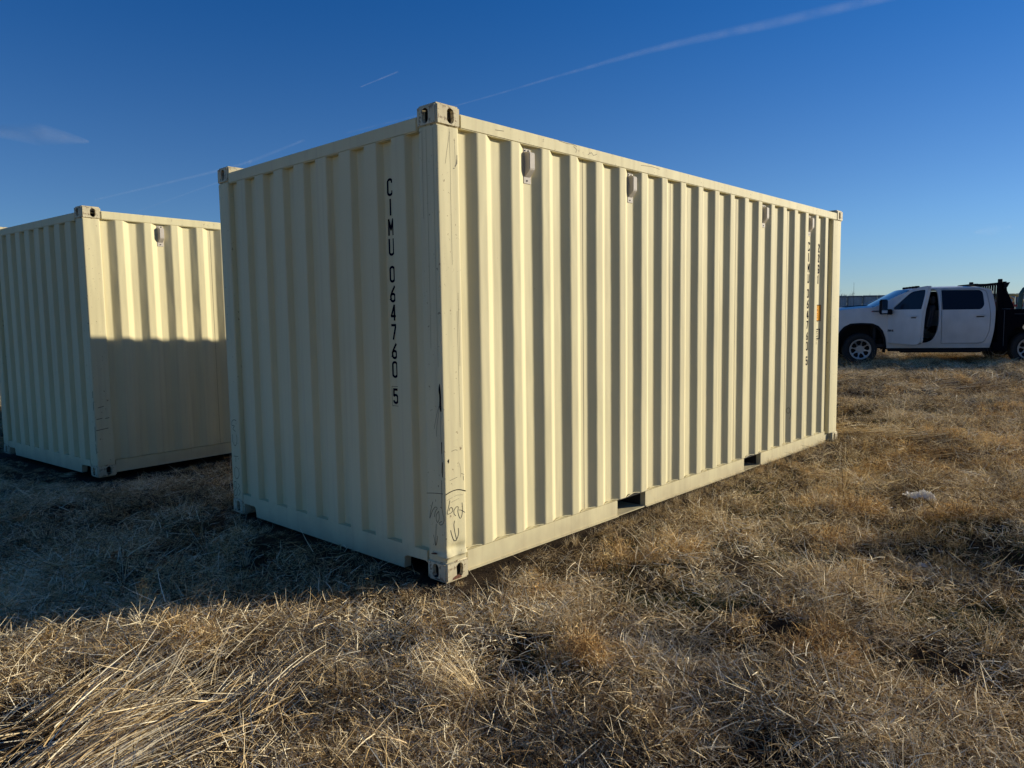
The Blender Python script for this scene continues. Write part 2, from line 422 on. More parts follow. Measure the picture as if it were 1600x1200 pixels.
# monoline stencil letters in a unit box, width .42
def arc(cx, cy, rx, ry, a0, a1, n=8): return [(cx + rx * math.cos(R(a0 + (a1 - a0) * k / n)), cy + ry * math.sin(R(a0 + (a1 - a0) * k / n))) for k in range(n + 1)]
w_ = .40; r_ = .17
GL = {
 'C': [[(w_, .80)] + [(w_, .83)] + arc(w_ / 2, .83, w_ / 2, r_, 0, 180) + arc(w_ / 2, .17, w_ / 2, r_, 180, 360) + [(w_, .22)]],
 'I': [[(w_ / 2, 0), (w_ / 2, 1)]],
 'M': [[(0, 0), (0, .97)], [(0, 1), (w_ / 2, .34)], [(w_ / 2, .34), (w_, 1)], [(w_, .97), (w_, 0)]],
 'U': [[(0, 1), (0, .2)] + arc(w_ / 2, .17, w_ / 2, r_, 180, 360) + [(w_, .2), (w_, 1)]],
 '0': [arc(w_ / 2, .83, w_ / 2, r_, 0, 180) + arc(w_ / 2, .17, w_ / 2, r_, 180, 360) + [(w_, .83), (w_, .85)]],
 '6': [[(w_ * .95, 1), (w_ * .35, .66), (.0, .36), (0, .17)] + arc(w_ / 2, .17, w_ / 2, r_, 180, 360) + [(w_, .35)] + arc(w_ / 2, .36, w_ / 2, .15, 0, 170)],
 '4': [[(w_ * .75, 0), (w_ * .75, 1)], [(w_ * .72, .98), (0, .27)], [(0, .26), (w_ * 1.1, .26)]],
 '7': [[(0, .95), (w_, .95)], [(w_, .96), (w_ * .35, 0)]],
 '5': [[(w_ * .92, 1), (w_ * .08, 1), (w_ * .04, .56)] + arc(w_ / 2, .42, w_ / 2, .17, 140, 0) + arc(w_ / 2, .17, w_ / 2, r_, 0, -170)],
 '2': [arc(w_ / 2, .80, w_ / 2, .2, 170, -20) + [(0, 0), (w_, 0)]],
 'G': [[(w_, .80)] + arc(w_ / 2, .83, w_ / 2, r_, 0, 180) + arc(w_ / 2, .17, w_ / 2, r_, 180, 360) + [(w_, .45), (w_ * .55, .45)]],
 '1': [[(w_ * .2, .85), (w_ / 2, 1), (w_ / 2, 0)]],
 'D': [[(0, 0), (0, 1), (w_ * .5, 1)] + arc(w_ * .5, .7, w_ * .5, .3, 90, 0) + arc(w_ * .5, .3, w_ * .5, .3, 0, -90) + [(0, 0)]],
 'H': [[(0, 0), (0, 1)], [(w_, 0), (w_, 1)], [(0, .5), (w_, .5)]],
 'R': [[(0, 0), (0, 1), (w_ * .6, 1)] + arc(w_ * .6, .77, w_ * .4, .23, 90, -90) + [(0, .54)], [(w_ * .5, .54), (w_, 0)]],
 'A': [[(0, 0), (w_ / 2, 1), (w_, 0)], [(w_ * .2, .35), (w_ * .8, .35)]],
 'X': [[(0, 0), (w_, 1)], [(0, 1), (w_, 0)]],
 'E': [[(w_, 1), (0, 1), (0, 0), (w_, 0)], [(0, .5), (w_ * .8, .5)]],
}
def glyph(parent, ch, cx, ztop, zbot, place, lift, mirror=1, stroke=.0125, mat=None, name='letter', wide=1.0):
    ztop -= stroke * .55; zbot += stroke * .55
    h = ztop - zbot
    st = [[(cx + mirror * (x - w_ / 2) * h * wide, zbot + y * h) for x, y in s] for s in GL[ch]]
    bm = ribbon_bm(st, stroke, place, lift)
    return bm_obj(name, bm, mat or M_letter, parent)

def build_container(name, main=True):
    root = empty(name)
    # castings at the eight corners
    for (sx, sy, sz) in [(a, b_, c) for a in (0, 1) for b_ in (0, 1) for c in (0, 1)]:
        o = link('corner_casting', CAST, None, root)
        o.scale = (-1 if sx else 1, -1 if sy else 1, -1 if sz else 1)
        o.location = (CL if sx else 0, CW if sy else 0, CH if sz else 0)
    # corner posts (front ones folded plate, rounded)
    def post(x0, x1, y0, y1, dent):
        prof = round_poly([(x0, y1), (x0, y0), (x1, y0), (x1, y1)], .014, 4)
        if x0 > 3: prof = round_poly([(x0, y0), (x1, y0), (x1, y1), (x0, y1)], .014, 4)
        zs = [.118, .126, .134, .142, .15, .158, .166, .174, .182, .19, .2, .21, .22, .235, .25, .27, .3, .34, .4] if dent else [.118]
        zs += [.6, 1.0, 1.5, 2.0, 2.3, 2.473]
        bm = bmesh.new()
        # subdivide the profile so that the buckle can bend it
        pf = []
        for i in range(len(prof)):
            a, b_ = Vector(prof[i]), Vector(prof[(i + 1) % len(prof)]); n = max(1, int((a - b_).length / (.012 if dent else 9)))
            for k in range(n): pf.append(a.lerp(b_, k / n))
        rings = []
        for z in zs:
            ring = []
            for p in pf:
                x, y = p
                if dent:
                    fx = math.exp(-max(0, y - .02) / .05) if x > .02 else 1
                    ridge = .011 * math.exp(-((z - .150 - .02 * x) / .010) ** 2) * (1 + .5 * math.sin(x * 60))
                    inw = .015 * math.exp(-((z - .192 + .06 * (x - .08)) / .022) ** 2) * math.exp(-((x - .09) / .07) ** 2)
                    if y < .03: y += (-ridge + inw)
                    if x < .03: x += -ridge * .8 * math.exp(-(y / .09) ** 2) + .006 * math.exp(-((z - .185) / .02) ** 2) * math.exp(-((y - .05) / .05) ** 2)
                ring.append(bm.verts.new((x, y, z)))
            rings.append(ring)
        n = len(pf)
        for r0, r1 in zip(rings, rings[1:]):
            for k in range(n): bm.faces.new((r0[k], r0[(k + 1) % n], r1[(k + 1) % n], r1[k]))
        bm.faces.new(rings[-1])
        return bm_obj('corner_post', bm, M_midworn, root, autosmooth=True)
    post(.0035, .165, .0035, .150, main)
    post(.0035, .165, CW - .150, CW - .0035, False)
    post(5.775, 6.02, .0035, .11, False)
    post(5.775, 6.02, CW - .11, CW - .0035, False)
    # top and bottom rails
    for yy in ((.004, .064), (CW - .064, CW - .004)):
        box('top_side_rail', (.178, CL - .178, *yy, 2.481, 2.556), M_midworn, root, .005, 2)
    box('top_end_rail', (.004, .064, .162, CW - .162, 2.463, 2.540), M_paint, root, .006, 2)
    box('top_end_rail', (5.93, 6.03, .162, CW - .162, 2.463, 2.550), M_paint, root, .005)
    def brail(x0, x1, far_side=False):
        bm = bmesh.new()
        # C-channel seen from outside: web plus small upper and lower lips
        pr = [(.006, .030), (.006, .037), (.015, .040), (.015, .1485), (.052, .1485), (.052, .153), (.009, .153), (.0045, .149)] 
        pr = [(.005, .030), (.005, .0365), (.016, .039), (.016, .146), (.012, .152), (.060, .152), (.060, .030)]
        lo = []
        for x in (x0, x1): lo.append([bm.verts.new((x, (CW - y) if far_side else y, z)) for y, z in pr])
        n = len(pr)
        for k in range(n): bm.faces.new((lo[0][k], lo[0][(k + 1) % n], lo[1][(k + 1) % n], lo[1][k]))
        bm.faces.new(lo[0]); bm.faces.new(lo[1])
        return bm_obj('bottom_side_rail', bm, M_paint, root)
    for fs in (False, True):
        for a, b_ in ((.178, 1.668), (2.034, 3.690), (4.044, 5.690)): brail(a, b_, fs)
        bm = bmesh.new(); add_box(bm, 5.69, 5.88, *((.045, .06) if not fs else (CW - .06, CW - .045)), .035, .152); bm_obj('rail_gusset', bm, M_paint, root)
    # fork pockets: open tunnels
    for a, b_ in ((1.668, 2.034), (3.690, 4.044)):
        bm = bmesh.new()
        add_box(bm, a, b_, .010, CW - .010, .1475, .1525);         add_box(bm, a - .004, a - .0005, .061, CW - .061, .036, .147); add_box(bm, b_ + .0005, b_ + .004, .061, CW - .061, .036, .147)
        bm_obj('fork_pocket', bm, M_dark, root)  # tunnel walls coloured dark in place of the shade inside
        box('pocket_floor', (a, b_, .016, CW - .016, .030, .036), M_paint, root)
    # end sill with hand notches beside the castings
    out = [(.163, .090), (.175, .098), (.340, .094), (.366, .080), (.369, .014), (2.085, .014), (2.095, .075), (2.110, .090), (2.262, .090), (2.2755, .100), (2.2755, .153), (.163, .153)]
    bm = plate_bm(out, (), .050); xf(bm, lambda c: (.005 + c.z, c.x, c.y)); bm_obj('bottom_end_sill', bm, M_paint, root)
    bm = bmesh.new(); add_box(bm, .0545, .062, .17, CW - .17, .105, .153); add_box(bm, .0555, .061, .375, 2.08, .03, .104); add_box(bm, .004, .0545, .1625, CW - .1625, .1532, .1575)
    bm_obj('sill_ledge', bm, M_paint, root)
    box('bottom_end_sill', (5.96, 6.04, .162, CW - .162, .03, .15), M_paint, root)
    # floor and roof
    box('floor', (.07, 5.93, .07, CW - .07, .154, .182), M_dark, root)
    rp = []; x = .07; k = 0
    prof = [(.066, 0)]
    for k in range(27):
        a = .19 + k * .209
        prof += [(a, 0), (a + .025, -.016), (a + .10, -.016), (a + .125, 0)]
    prof += [(5.93, 0)]
    bm = bmesh.new(); top = []; bot = []
    for (s, d) in prof:
        top.append([bm.verts.new((s, y, 2.5525 - d - (.010 if e else 0))) for y, e in ((.066, 1), (.11, 0), (CW - .11, 0), (CW - .066, 1))])
        bot.append([bm.verts.new((s, y, 2.535 - d)) for y in (.066, CW - .066)])
    for i in range(len(prof) - 1):
        for j in range(3): bm.faces.new((top[i][j], top[i + 1][j], top[i + 1][j + 1], top[i][j + 1]))
        bm.faces.new((bot[i][0], bot[i][1], bot[i + 1][1], bot[i + 1][0]))
        bm.faces.new((top[i][0], bot[i][0], bot[i + 1][0], top[i + 1][0])); bm.faces.new((top[i][3], bot[i][1], bot[i + 1][1], top[i + 1][3]))
    bm_obj('roof_panel', bm, M_paint, root)
    # header plates at both ends of the roof
    box('roof_header', (.066, .178, .165, CW - .165, 2.5435, 2.551), M_paint, root)
    # long-side walls: five pressed sheets each, butted with a sealed seam
    cuts = [.160, 1.310, 2.416, 3.522, 4.628, 5.690]
    for fs in (False, True):
        pl = (lambda s, d, z: (s, CW - d, z)) if fs else (lambda s, d, z: (s, d, z))
        for i in range(5):
            bm = sheet_bm(side_profile(cuts[i] + (.0002 if i else 0), cuts[i + 1] - .0002), .1535, 2.4815, pl)
            bm_obj('wall_sheet', bm, M_paint, root)
            if i and not fs:
                d = .006 + SD
                box('weld_seam', (cuts[i] - .0016, cuts[i] + .0016, d - .0012, d + .004, .155, 2.48), M_seal, root)
        bm = bmesh.new(); add_box(bm, 5.692, 5.774, *((.048, .052) if not fs else (CW - .052, CW - .048)), .1535, 2.481); bm_obj('wall_closer', bm, M_paint, root)
    # weld fillets between the recessed flats and the bottom rail
    for k in range(20):
        bm = bmesh.new(); a = .242 + (k) * PITCH
        pts = [(a - .072 - .05 + random.uniform(-.01, .01), .0105, .1545), (a - .06, .018, .158 + random.uniform(0, .004)), (a - .01, .020, .160 + random.uniform(0, .004)), (a + .05, .0125, .1545)]
        add_tube(bm, smooth_line(pts, 3), .0026, 5)
        bm_obj('weld_bead', bm, M_paint, root)
    # front wall sheets
    ys = [.150, 1.204, 2.288]
    for i in range(2):
        bm = sheet_bm(end_profile(ys[i] + .0002, ys[i + 1] - .0002), .1578, 2.4645, lambda s, d, z: (d, s, z), r=.006)
        bm_obj('wall_sheet', bm, M_paint, root)
    # door end (out of sight from the camera, kept simple but complete)
    for i in range(2):
        y0 = .12 + i * 1.102; d = box('door', (5.99, 6.03, y0, y0 + 1.096, .155, 2.46), M_paint, root, .004)
        bm = bmesh.new()
        for yy in (y0 + .25, y0 + .8): add_tube(bm, [(6.045, yy, .13), (6.045, yy, 2.49)], .014, 8)
        o = bm_obj('locking_bar', bm, M_screw, d)
    for yy in (0, 1):
        for z in (.45, .95, 1.45, 1.95, 2.28):
            bm = bmesh.new(); y = .02 if not yy else CW - .05
            add_box(bm, 6.018, 6.050, y, y + .03, z, z + .12, .004); bm_obj('door_hinge', bm, M_paint, root)
    # vents
    vent_k = (1, 5, 13, 17) if main else (1, 6, 13, 17)
    for k in vent_k:
        cx = .309 + k * PITCH + .138 + .0358; y = .006 + SD
        v = box('vent', (cx - .032, cx + .032, y - .004, y - .0005, 2.262, 2.468), M_vent, root, .001)
        bm = bmesh.new()
        prof = [(-.0045, 2.300), (-.040, 2.335), (-.046, 2.345), (-.046, 2.436), (-.040, 2.442), (-.0045, 2.447)]
        vs = [[bm.verts.new((cx + sx * (.024 if p[0] < -.02 else .027), y + p[0], p[1])) for p in prof] for sx in (-1, 1)]
        n = len(prof)
        for i in range(n): bm.faces.new((vs[0][i], vs[0][(i + 1) % n], vs[1][(i + 1) % n], vs[1][i]))
        bm.faces.new(vs[0]); bm.faces.new(vs[1])
        bmesh.ops.bevel(bm, geom=list(bm.edges), offset=.003, segments=2, affect='EDGES')
        bm_obj('vent_hood', bm, M_vent, v)
        for sx, sz in ((-.016, 2.456), (.014, 2.457), (0, 2.280)):
            bm = bmesh.new(); add_tube(bm, [(cx + sx, y - .0042, sz), (cx + sx, y - .009, sz)], .0052, 8); bm_obj('screw', bm, M_screw, v)
    return root

C1 = build_container('shipping_container', True)
tag(C1, 'large cream shipping container in the foreground with dark vertical letters CIMU 064760 5', 'shipping container', 'cream shipping containers on the dry field')
SK = {'zzz'}
# second container: a copy with its own straight post
C2 = copy_tree(C1)
C2.location = (LX, LY, LZ); C2.rotation_euler = (0, 0, LA)
tag(C2, 'cream shipping container at the left edge, lower half in the shadow of the nearer one', 'shipping container', 'cream shipping containers on the dry field')
# its near post is not buckled: straighten the copy's mesh
for c in children(C2):
    if c.name.startswith('corner_post') and min(v.co.x for v in c.data.vertices) < .02 and min(v.co.y for v in c.data.vertices) < .02:
        md = c.data.copy(); c.data = md
        for v in md.vertices:
            if v.co.z < .45:
                if v.co.y < .032: v.co.y = min(max(v.co.y, .0035), .0035 if v.co.x > .02 else .03)
                if v.co.x < .017: v.co.x = max(v.co.x, .0035) if v.co.y < .02 else .0035

def marks2(strokes, w, place, mat):
    bm = ribbon_bm(strokes, w, place, .001); bm_obj('post_scratch', bm, mat, C2)
_PS = lambda u, v, h: (u, .0035 - h, v); _PE = lambda u, v, h: (.0035 - h, u, v)
marks2([[(.02, .57), (.07, .575)], [(.10, .57), (.135, .575)], [(.01, .462), (.06, .468), (.12, .474)], [(.04, .68), (.09, .69)]], .006, _PS, M_scratch)
marks2([[(.014, .84), (.016, .78)], [(.012, .74), (.015, .66)], [(.012, .50), (.014, .36)], [(.016, .33), (.014, .24)]], .006, _PE, M_marker)
# writing and marks on the near container
SY = .006 + SD
ztops = {'side': [(2.202, 2.104), (2.092, 1.994), (1.982, 1.884), (1.873, 1.774), (1.716, 1.621), (1.604, 1.510), (1.493, 1.400), (1.388, 1.296), (1.266, 1.178), (1.166, 1.070), (1.010, .914)],
         'end': [(2.263, 2.161), (2.150, 2.049), (2.038, 1.937), (1.926, 1.824), (1.769, 1.671), (1.656, 1.557), (1.549, 1.450), (1.439, 1.339), (1.325, 1.229), (1.220, 1.119), (1.060, .966)]}
txt = 'CIMU0647605'
cxs = .309 + 17 * PITCH + .138 + .0358; cxs2 = cxs + PITCH
for ch, (a, b_) in zip(txt, ztops['side']):
    glyph(C1, ch, cxs + .006, a, b_, lambda u, v, h: (u, SY - h, v), .0015, 1, .0155, wide=1.30)
for ch, (a, b_) in zip(txt, ztops['end']):
    glyph(C1, ch, .4555, a, b_, lambda u, v, h: (.004 + ED - h, u, v), .0012, -1, .0140, wide=1.12)
def frame_line(x0, x1, z0, z1, place, w, nm='check_digit_frame'):
    bm = ribbon_bm([[(x0, z1), (x1, z1)], [(x1, z1), (x1, z0)], [(x1, z0), (x0, z0)], [(x0, z0), (x0, z1)]], w, place, .0010); bm_obj(nm, bm, M_letter, C1)
frame_line(.428, .488, .956, 1.070, lambda u, v, h: (.004 + ED - h, u, v), .0022)
for ch, a, b_ in (('2', 2.200, 2.104), ('2', 2.092, 2.000), ('G', 1.982, 1.880), ('1', 1.868, 1.770)):
    glyph(C1, ch, cxs2 + .004, a, b_, lambda u, v, h: (u, SY - h, v), .0015, 1, .021, wide=1.25)
# yellow height-warning sticker wraps onto the slope beside the flat
def wrap(u, v, h):
    e = cxs2 + .0358
    if u <= e: return (u, SY - h, v)
    k = u - e; return (e + k * .88 - h * .4, SY - h - k * .47, v)
def wrapped(nm, x0, x1, z0, z1, mat, lift=.0012):
    xs = [x0, min(x1, cxs2 + .0358), x1] if x1 > cxs2 + .0358 else [x0, x1]
    bm = bmesh.new(); vs = [[bm.verts.new(wrap(x, z, lift)) for z in (z0, z1)] for x in xs]
    for i in range(len(xs) - 1): bm.faces.new((vs[i][0], vs[i + 1][0], vs[i + 1][1], vs[i][1]))
    return bm_obj(nm, bm, mat, C1)
wrapped('warning_sticker', cxs2 - .034, cxs2 + .066, 1.378, 1.550, M_yel)
bm = ribbon_bm([[(cxs2 - .034, 1.548), (cxs2 + .064, 1.548), (cxs2 + .064, 1.380), (cxs2 - .034, 1.380)]], .006, wrap, .0022); bm_obj('sticker_border', bm, M_letter, C1)
for ch, zz, xx in (('9', 1.50, 0), ('6', 1.44, 0)):
    pass
bm = ribbon_bm([[(cxs2 - .004, 1.527), (cxs2 + .010, 1.527)], [(cxs2 - .002, 1.505), (cxs2 + .012, 1.502)], [(cxs2 - .002, 1.487), (cxs2 + .010, 1.487)], [(cxs2 - .003, 1.455), (cxs2 + .012, 1.455)], [(cxs2, 1.435), (cxs2 + .012, 1.432)], [(cxs2 - .002, 1.412), (cxs2 + .012, 1.412)]], .009, wrap, .0024)
bm_obj('sticker_print', bm, M_letter, C1)
bm = ribbon_bm([[(cxs2 - .040, 1.288), (cxs2 + .058, 1.288), (cxs2 + .058, 1.188), (cxs2 - .040, 1.188), (cxs2 - .040, 1.288)]], .009, wrap, .0012); bm_obj('class_mark', bm, M_letter, C1)
bm = ribbon_bm([[(cxs2 + .026, 1.262), (cxs2 - .004, 1.268), (cxs2 - .012, 1.24), (cxs2 - .010, 1.212), (cxs2 + .016, 1.206), (cxs2 + .026, 1.222)], [(cxs2 + .008, 1.24), (cxs2 + .026, 1.24)],
                [(cxs2 - .022, 1.165), (cxs2 + .004, 1.165)], [(cxs2 - .024, 1.160), (cxs2 - .026, 1.128)], [(cxs2 - .004, 1.15), (cxs2 - .006, 1.128)]], .006, wrap, .0014); bm_obj('class_mark', bm, M_letter, C1)

def marks(nm, strokes, w, place, lift, mat, sm=4):
    st = [smooth_line(s, sm) if sm > 1 else s for s in strokes]
    return bm_obj(nm, ribbon_bm(st, w, place, lift), mat, C1)
PS = lambda u, v, h: (u, .0035 - h, v)                      # face of the near post on the long side
PE = lambda u, v, h: (.0035 - h, u, v)
marks('marker_writing', [[(.012, .501), (.042, .51), (.078, .515), (.115, .512), (.162, .496)]], .005, PS, .001, M_marker)
marks('marker_writing', [[(.041, .464), (.033, .434), (.02, .394), (.046, .393), (.062, .404), (.055, .422), (.041, .422), (.034, .408)],
                         [(.09, .42), (.072, .405), (.071, .383), (.083, .371)], [(.09, .42), (.103, .415), (.1, .388), (.114, .35), (.129, .361), (.135, .398), (.133, .434)],
                         [(.108, .398), (.126, .393), (.154, .375)]], .0029, PS, .001, M_pen)
marks('marker_writing', [[(.073, .344), (.068, .319), (.075, .274), (.086, .236)], [(.043, .296), (.05, .269), (.065, .236), (.084, .229)], [(.1, .296), (.102, .268), (.092, .243), (.080, .231)]], .0031, PS, .0012, M_pen)
marks('marker_writing', [[(.101, .449), (.119, .4), (.13, .351), (.107, .396), (.082, .422), (.066, .418), (.083, .395), (.09, .366)], [(.055, .402), (.074, .38), (.076, .353), (.065, .339), (.051, .363), (.053, .4), (.055, .402)],
                         [(.041, .429), (.027, .423), (.021, .395), (.0115, .365), (.022, .338), (.044, .328), (.052, .338), (.029, .35)]], .0029, PE, .001, M_pen)
marks('marker_writing', [[(.077, .328), (.081, .276), (.085, .204)], [(.101, .261), (.093, .23), (.085, .204), (.074, .228), (.067, .262)]], .0029, PE, .001, M_pen)
marks('marker_writing', [[(.15, .491), (.087, .5), (.018, .506)]], .0029, PE, .001, M_pen)
marks('post_scratch', [[(.024, .579), (.025, .509), (.027, .425)]], .003, PE, .001, M_marker)
marks('post_scratch', [[(.030, .985), (.040, .93), (.052, .88), (.058, .82)], [(.032, .99), (.055, .93), (.075, .86)], [(.016, 1.0), (.022, .86), (.020, .76), (.018, .68), (.024, .62)]], .0022, PE, .001, M_pencil)
marks('post_scratch', [[(.017, .79), (.019, .76), (.018, .73)], [(.015, .68), (.016, .60)]], .0055, PE, .001, M_marker, 2)
# black rubber smear
bm = bmesh.new(); pts = [(.022, 1.118), (.030, 1.095), (.033, 1.072), (.028, 1.05), (.027, 1.02), (.031, .985), (.020, .955), (.013, .96), (.014, 1.0), (.0125, 1.04), (.015, 1.075)]
bm.faces.new([bm.verts.new(PE(u, v, .0012)) for u, v in round_poly(pts, .02, 3)]); bm_obj('rubber_smear', bm, M_marker, C1)
# light pencil numbers low on the far end post and in the corrugations
marks('marker_writing', [[(2.327, .717), (2.364, .72), (2.395, .702), (2.394, .675), (2.36, .673), (2.385, .648), (2.345, .633)], [(2.395, .605), (2.395, .55), (2.36, .521), (2.33, .557), (2.332, .607)],
                         [(2.392, .439), (2.322, .443)], [(2.358, .441), (2.363, .396)], [(2.388, .347), (2.389, .281), (2.353, .268), (2.321, .304), (2.332, .345), (2.372, .358)],
                         [(2.403, .237), (2.406, .204), (2.379, .189), (2.41, .166), (2.404, .129), (2.37, .144), (2.361, .183), (2.377, .208), (2.374, .241), (2.403, .237)],
                         [(2.347, .231), (2.32, .217), (2.341, .195), (2.315, .171), (2.346, .138)]], .0036, PE, .001, M_pen)
EIN = lambda u, v, h: (.004 + ED - h, u, v)
marks('marker_writing', [[(2.205 - .004, .428), (2.214, .408), (2.2, .39), (2.19, .408), (2.19, .376), (2.192, .312)], [(2.182, .416), (2.184, .32)], [(2.176, .414), (2.176, .318)]], .0032, EIN, .0012, M_pen)
# '9' written across a slope on the long side: k=15 slope facing the camera
def slope(u, v, h):
    x0 = .309 + 16 * PITCH - .067; k = (u - x0) / .067; return (u - h * .47, .006 + SD * (1 - k) - h * .88, v)
x0 = .309 + 16 * PITCH - .067
marks('marker_writing', [[(x0 + .052, .49), (x0 + .035, .514), (x0 + .010, .497), (x0 + .016, .465), (x0 + .044, .460), (x0 + .052, .49), (x0 + .056, .44), (x0 + .048, .395)]], .0035, slope, .001, M_pen)
cx_ = .309 + 15 * PITCH + .138 - .01
marks('marker_writing', [[(cx_, .70), (cx_ - .008, .69), (cx_ - .010, .66)], [(cx_ + .002, .66), (cx_ - .014, .64), (cx_ + .004, .60)], [(cx_ - .012, .57), (cx_ - .006, .53), (cx_ + .006, .55), (cx_ + .006, .59)], [(cx_ - .014, .47), (cx_ + .006, .465)],
                         [(cx_ - .006, .40), (cx_ + .006, .37), (cx_ - .008, .35), (cx_ + .006, .32)], [(cx_, .29), (cx_ + .006, .26), (cx_ - .006, .24)]], .0035, lambda u, v, h: (u, SY - h, v), .001, M_pencil)
# scratches and scuffs on posts and rails
marks('post_scratch', [[(.095, 2.466), (.097, 2.30), (.096, 2.1), (.097, 1.75)], [(.098, 2.45), (.078, 2.36), (.062, 2.28)], [(.131, 2.42), (.134, 2.33), (.136, 2.27)], [(.125, 1.5), (.128, 1.1), (.130, .86)], [(.135, 1.6), (.139, 1.2)]], .0013, PS, .0008, M_scratch, 3)
marks('post_scratch', [[(.130, 2.275), (.142, 2.285), (.146, 2.31)], [(.118, 2.262), (.128, 2.264)], [(.148, 2.335), (.147, 2.29)]], .0032, PS, .0008, M_pencil, 2)
marks('post_scratch', [[(.062, .735), (.088, .74), (.105, .735)], [(.128, .737), (.134, .737)], [(.045, .575), (.10, .585)], [(.132, .60), (.152, .592)], [(.055, .557), (.06, .553)], [(.146, .585), (.148, .56)]], .0022, PS, .0008, M_scratch, 2)
marks('post_scratch', [[(.033, .683), (.039, .690), (.037, .675)]], .007, PS, .0009, M_marker, 2)
marks('post_scratch', [[(.02, .468), (.06, .478)], [(.075, .481), (.10, .484), (.14, .478)], [(.05, .452), (.11, .463)], [(.118, .66), (.128, .62), (.126, .58)]], .0013, PS, .0008, M_scratch, 2)
marks('post_scratch', [[(.030, 2.46), (.032, 1.9), (.031, 1.2)], [(.085, 2.46), (.084, 1.8), (.086, 1.3)], [(.118, 2.46), (.120, 2.0)]], .0014, PE, .0008, M_scratch, 2)
RL = lambda u, v, h: (u, .004 - h, v)
marks('rail_scratch', [[(1.02, 2.553), (1.10, 2.548), (1.16, 2.552), (1.20, 2.545)], [(1.17, 2.54), (1.20, 2.525), (1.19, 2.505)], [(1.32, 2.51), (1.36, 2.53), (1.38, 2.515), (1.42, 2.53)], [(1.95, 2.53), (2.1, 2.54), (2.2, 2.535)], [(.45, 2.52), (.52, 2.525)]], .003, RL, .0006, M_scratch, 2)
# rust on the chipped underside of the near casting and on the buckle
def blotch(nm, pts, place, lift, mat, parent):
    bm = bmesh.new(); bm.faces.new([bm.verts.new(place(u, v, lift)) for u, v in round_poly(pts, .01, 2)]); return bm_obj(nm, bm, mat, parent)
C0S = lambda u, v, h: (u, -h, v); C0E = lambda u, v, h: (-h, u, v)
blotch('rust_patch', [(.040, .013), (.056, .028), (.090, .036), (.112, .024), (.118, .013)], C0S, .0008, M_rust, C1)
blotch('rust_patch', [(.045, .013), (.06, .020), (.085, .018), (.10, .013)], C0E, .0008, M_rust, C1)
blotch('rust_patch', [(.062, .165), (.080, .168), (.112, .158), (.116, .152), (.095, .154), (.07, .158)], PE, .010, M_rust, C1)

# ------------------------------------------------------------------ truck
M_tw = simple('white_truck_paint', (.62, .61, .58), .38, noise=.07, scale=3, coat=.1)
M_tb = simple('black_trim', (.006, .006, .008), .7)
M_bed = simple('black_bed_paint', (.003, .003, .006), .95)
M_bed.node_tree.nodes['Principled BSDF'].inputs['Specular IOR Level'].default_value = .12
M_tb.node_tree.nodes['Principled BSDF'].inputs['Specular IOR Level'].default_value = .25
M_int = simple('dark_interior', (.02, .02, .022), .85)
M_tyre = simple('tyre_rubber', (.018, .018, .018), .85, bump=.3, scale=20)
M_alu = simple('machined_alloy', (.30, .31, .33), .35, .8)
M_chr = simple('chrome', (.75, .76, .78), .12, 1.0)
M_red = simple('red_badge', (.35, .02, .015), .4)
M_lamp = simple('clear_lamp', (.6, .6, .6), .15)
M_seat = simple('seat_grey', (.06, .06, .065), .8)
m, nt, b, L = new_mat('tinted_glass'); b.inputs['Base Color'].default_value = (.012, .018, .028, 1); b.inputs['Roughness'].default_value = .04; b.inputs['Specular IOR Level'].default_value = .22; M_glass = m
m, nt, b, L = new_mat('windshield_glass'); b.inputs['Base Color'].default_value = (.03, .06, .08, 1); b.inputs['Roughness'].default_value = .03; b.inputs['Specular IOR Level'].default_value = .5; M_ws = m

T = empty('flatbed_pickup_truck')
ta = R(-60); ex = Vector((math.cos(ta), math.sin(ta), 0)); ey = Vector((-math.sin(ta), math.cos(ta), 0))
TG = .095
wheel_near = Vector((17.336, 3.354, 0))
T.location = (19.165, 4.137, .036); T.scale = (.93, 1.0, 1.022); T.rotation_euler = (0, 0, ta)
tag(T, 'white crew cab pickup with black flatbed and its front door open, beyond the container', 'pickup truck')
WT = [(.40, .95), (.6, .995), (.9, 1.02), (1.2, 1.012), (1.44, .985), (1.55, .955), (1.75, .905), (1.95, .85), (2.1, .80)]
def hw(z): return float(np.interp(z, [a for a, _ in WT], [b for _, b in WT]))
def side_part(nm, outer, holes, mat, parent, s=-1, t=.05, inset=0.0, loc=(0, 0, 0)):
    bm = plate_bm(outer, holes, t)
    for z in np.arange(.45, 2.05, .1):
        bmesh.ops.bisect_plane(bm, geom=list(bm.verts) + list(bm.edges) + list(bm.faces), plane_co=(0, z, 0), plane_no=(0, 1, 0))
    xf(bm, lambda c: (c.x - loc[0], s * (hw(c.y) - inset - c.z) - loc[1], c.y - loc[2]))
    o = bm_obj(nm, bm, mat, parent, autosmooth=True); o.location = loc; return o
arch = [(.70, .47), (.66, .72), (.58, .92), (.47, 1.04), (.30, 1.11), (.0, 1.125), (-.28, 1.11), (-.46, 1.03), (-.58, .90), (-.64, .74), (-.66, .50)]
outer = round_poly([(.72, .46, 0)] + [(x, z, .05) for x, z in arch] + [(-.95, .50, .05), (-1.02, .9, .05), (-1.0, 1.36, .1), (-.5, 1.475, .1), (.0, 1.51, .1), (.34, 1.525, .04), (1.29, 1.955, .25), (1.9, 2.0, .2), (2.6, 2.005, .2), (3.13, 1.99, .15),
                   (3.37, 1.94, .12), (3.43, 1.74, .1), (3.46, 1.436, .1), (3.43, .90, .2), (3.35, .46, .02)], .03, 3)
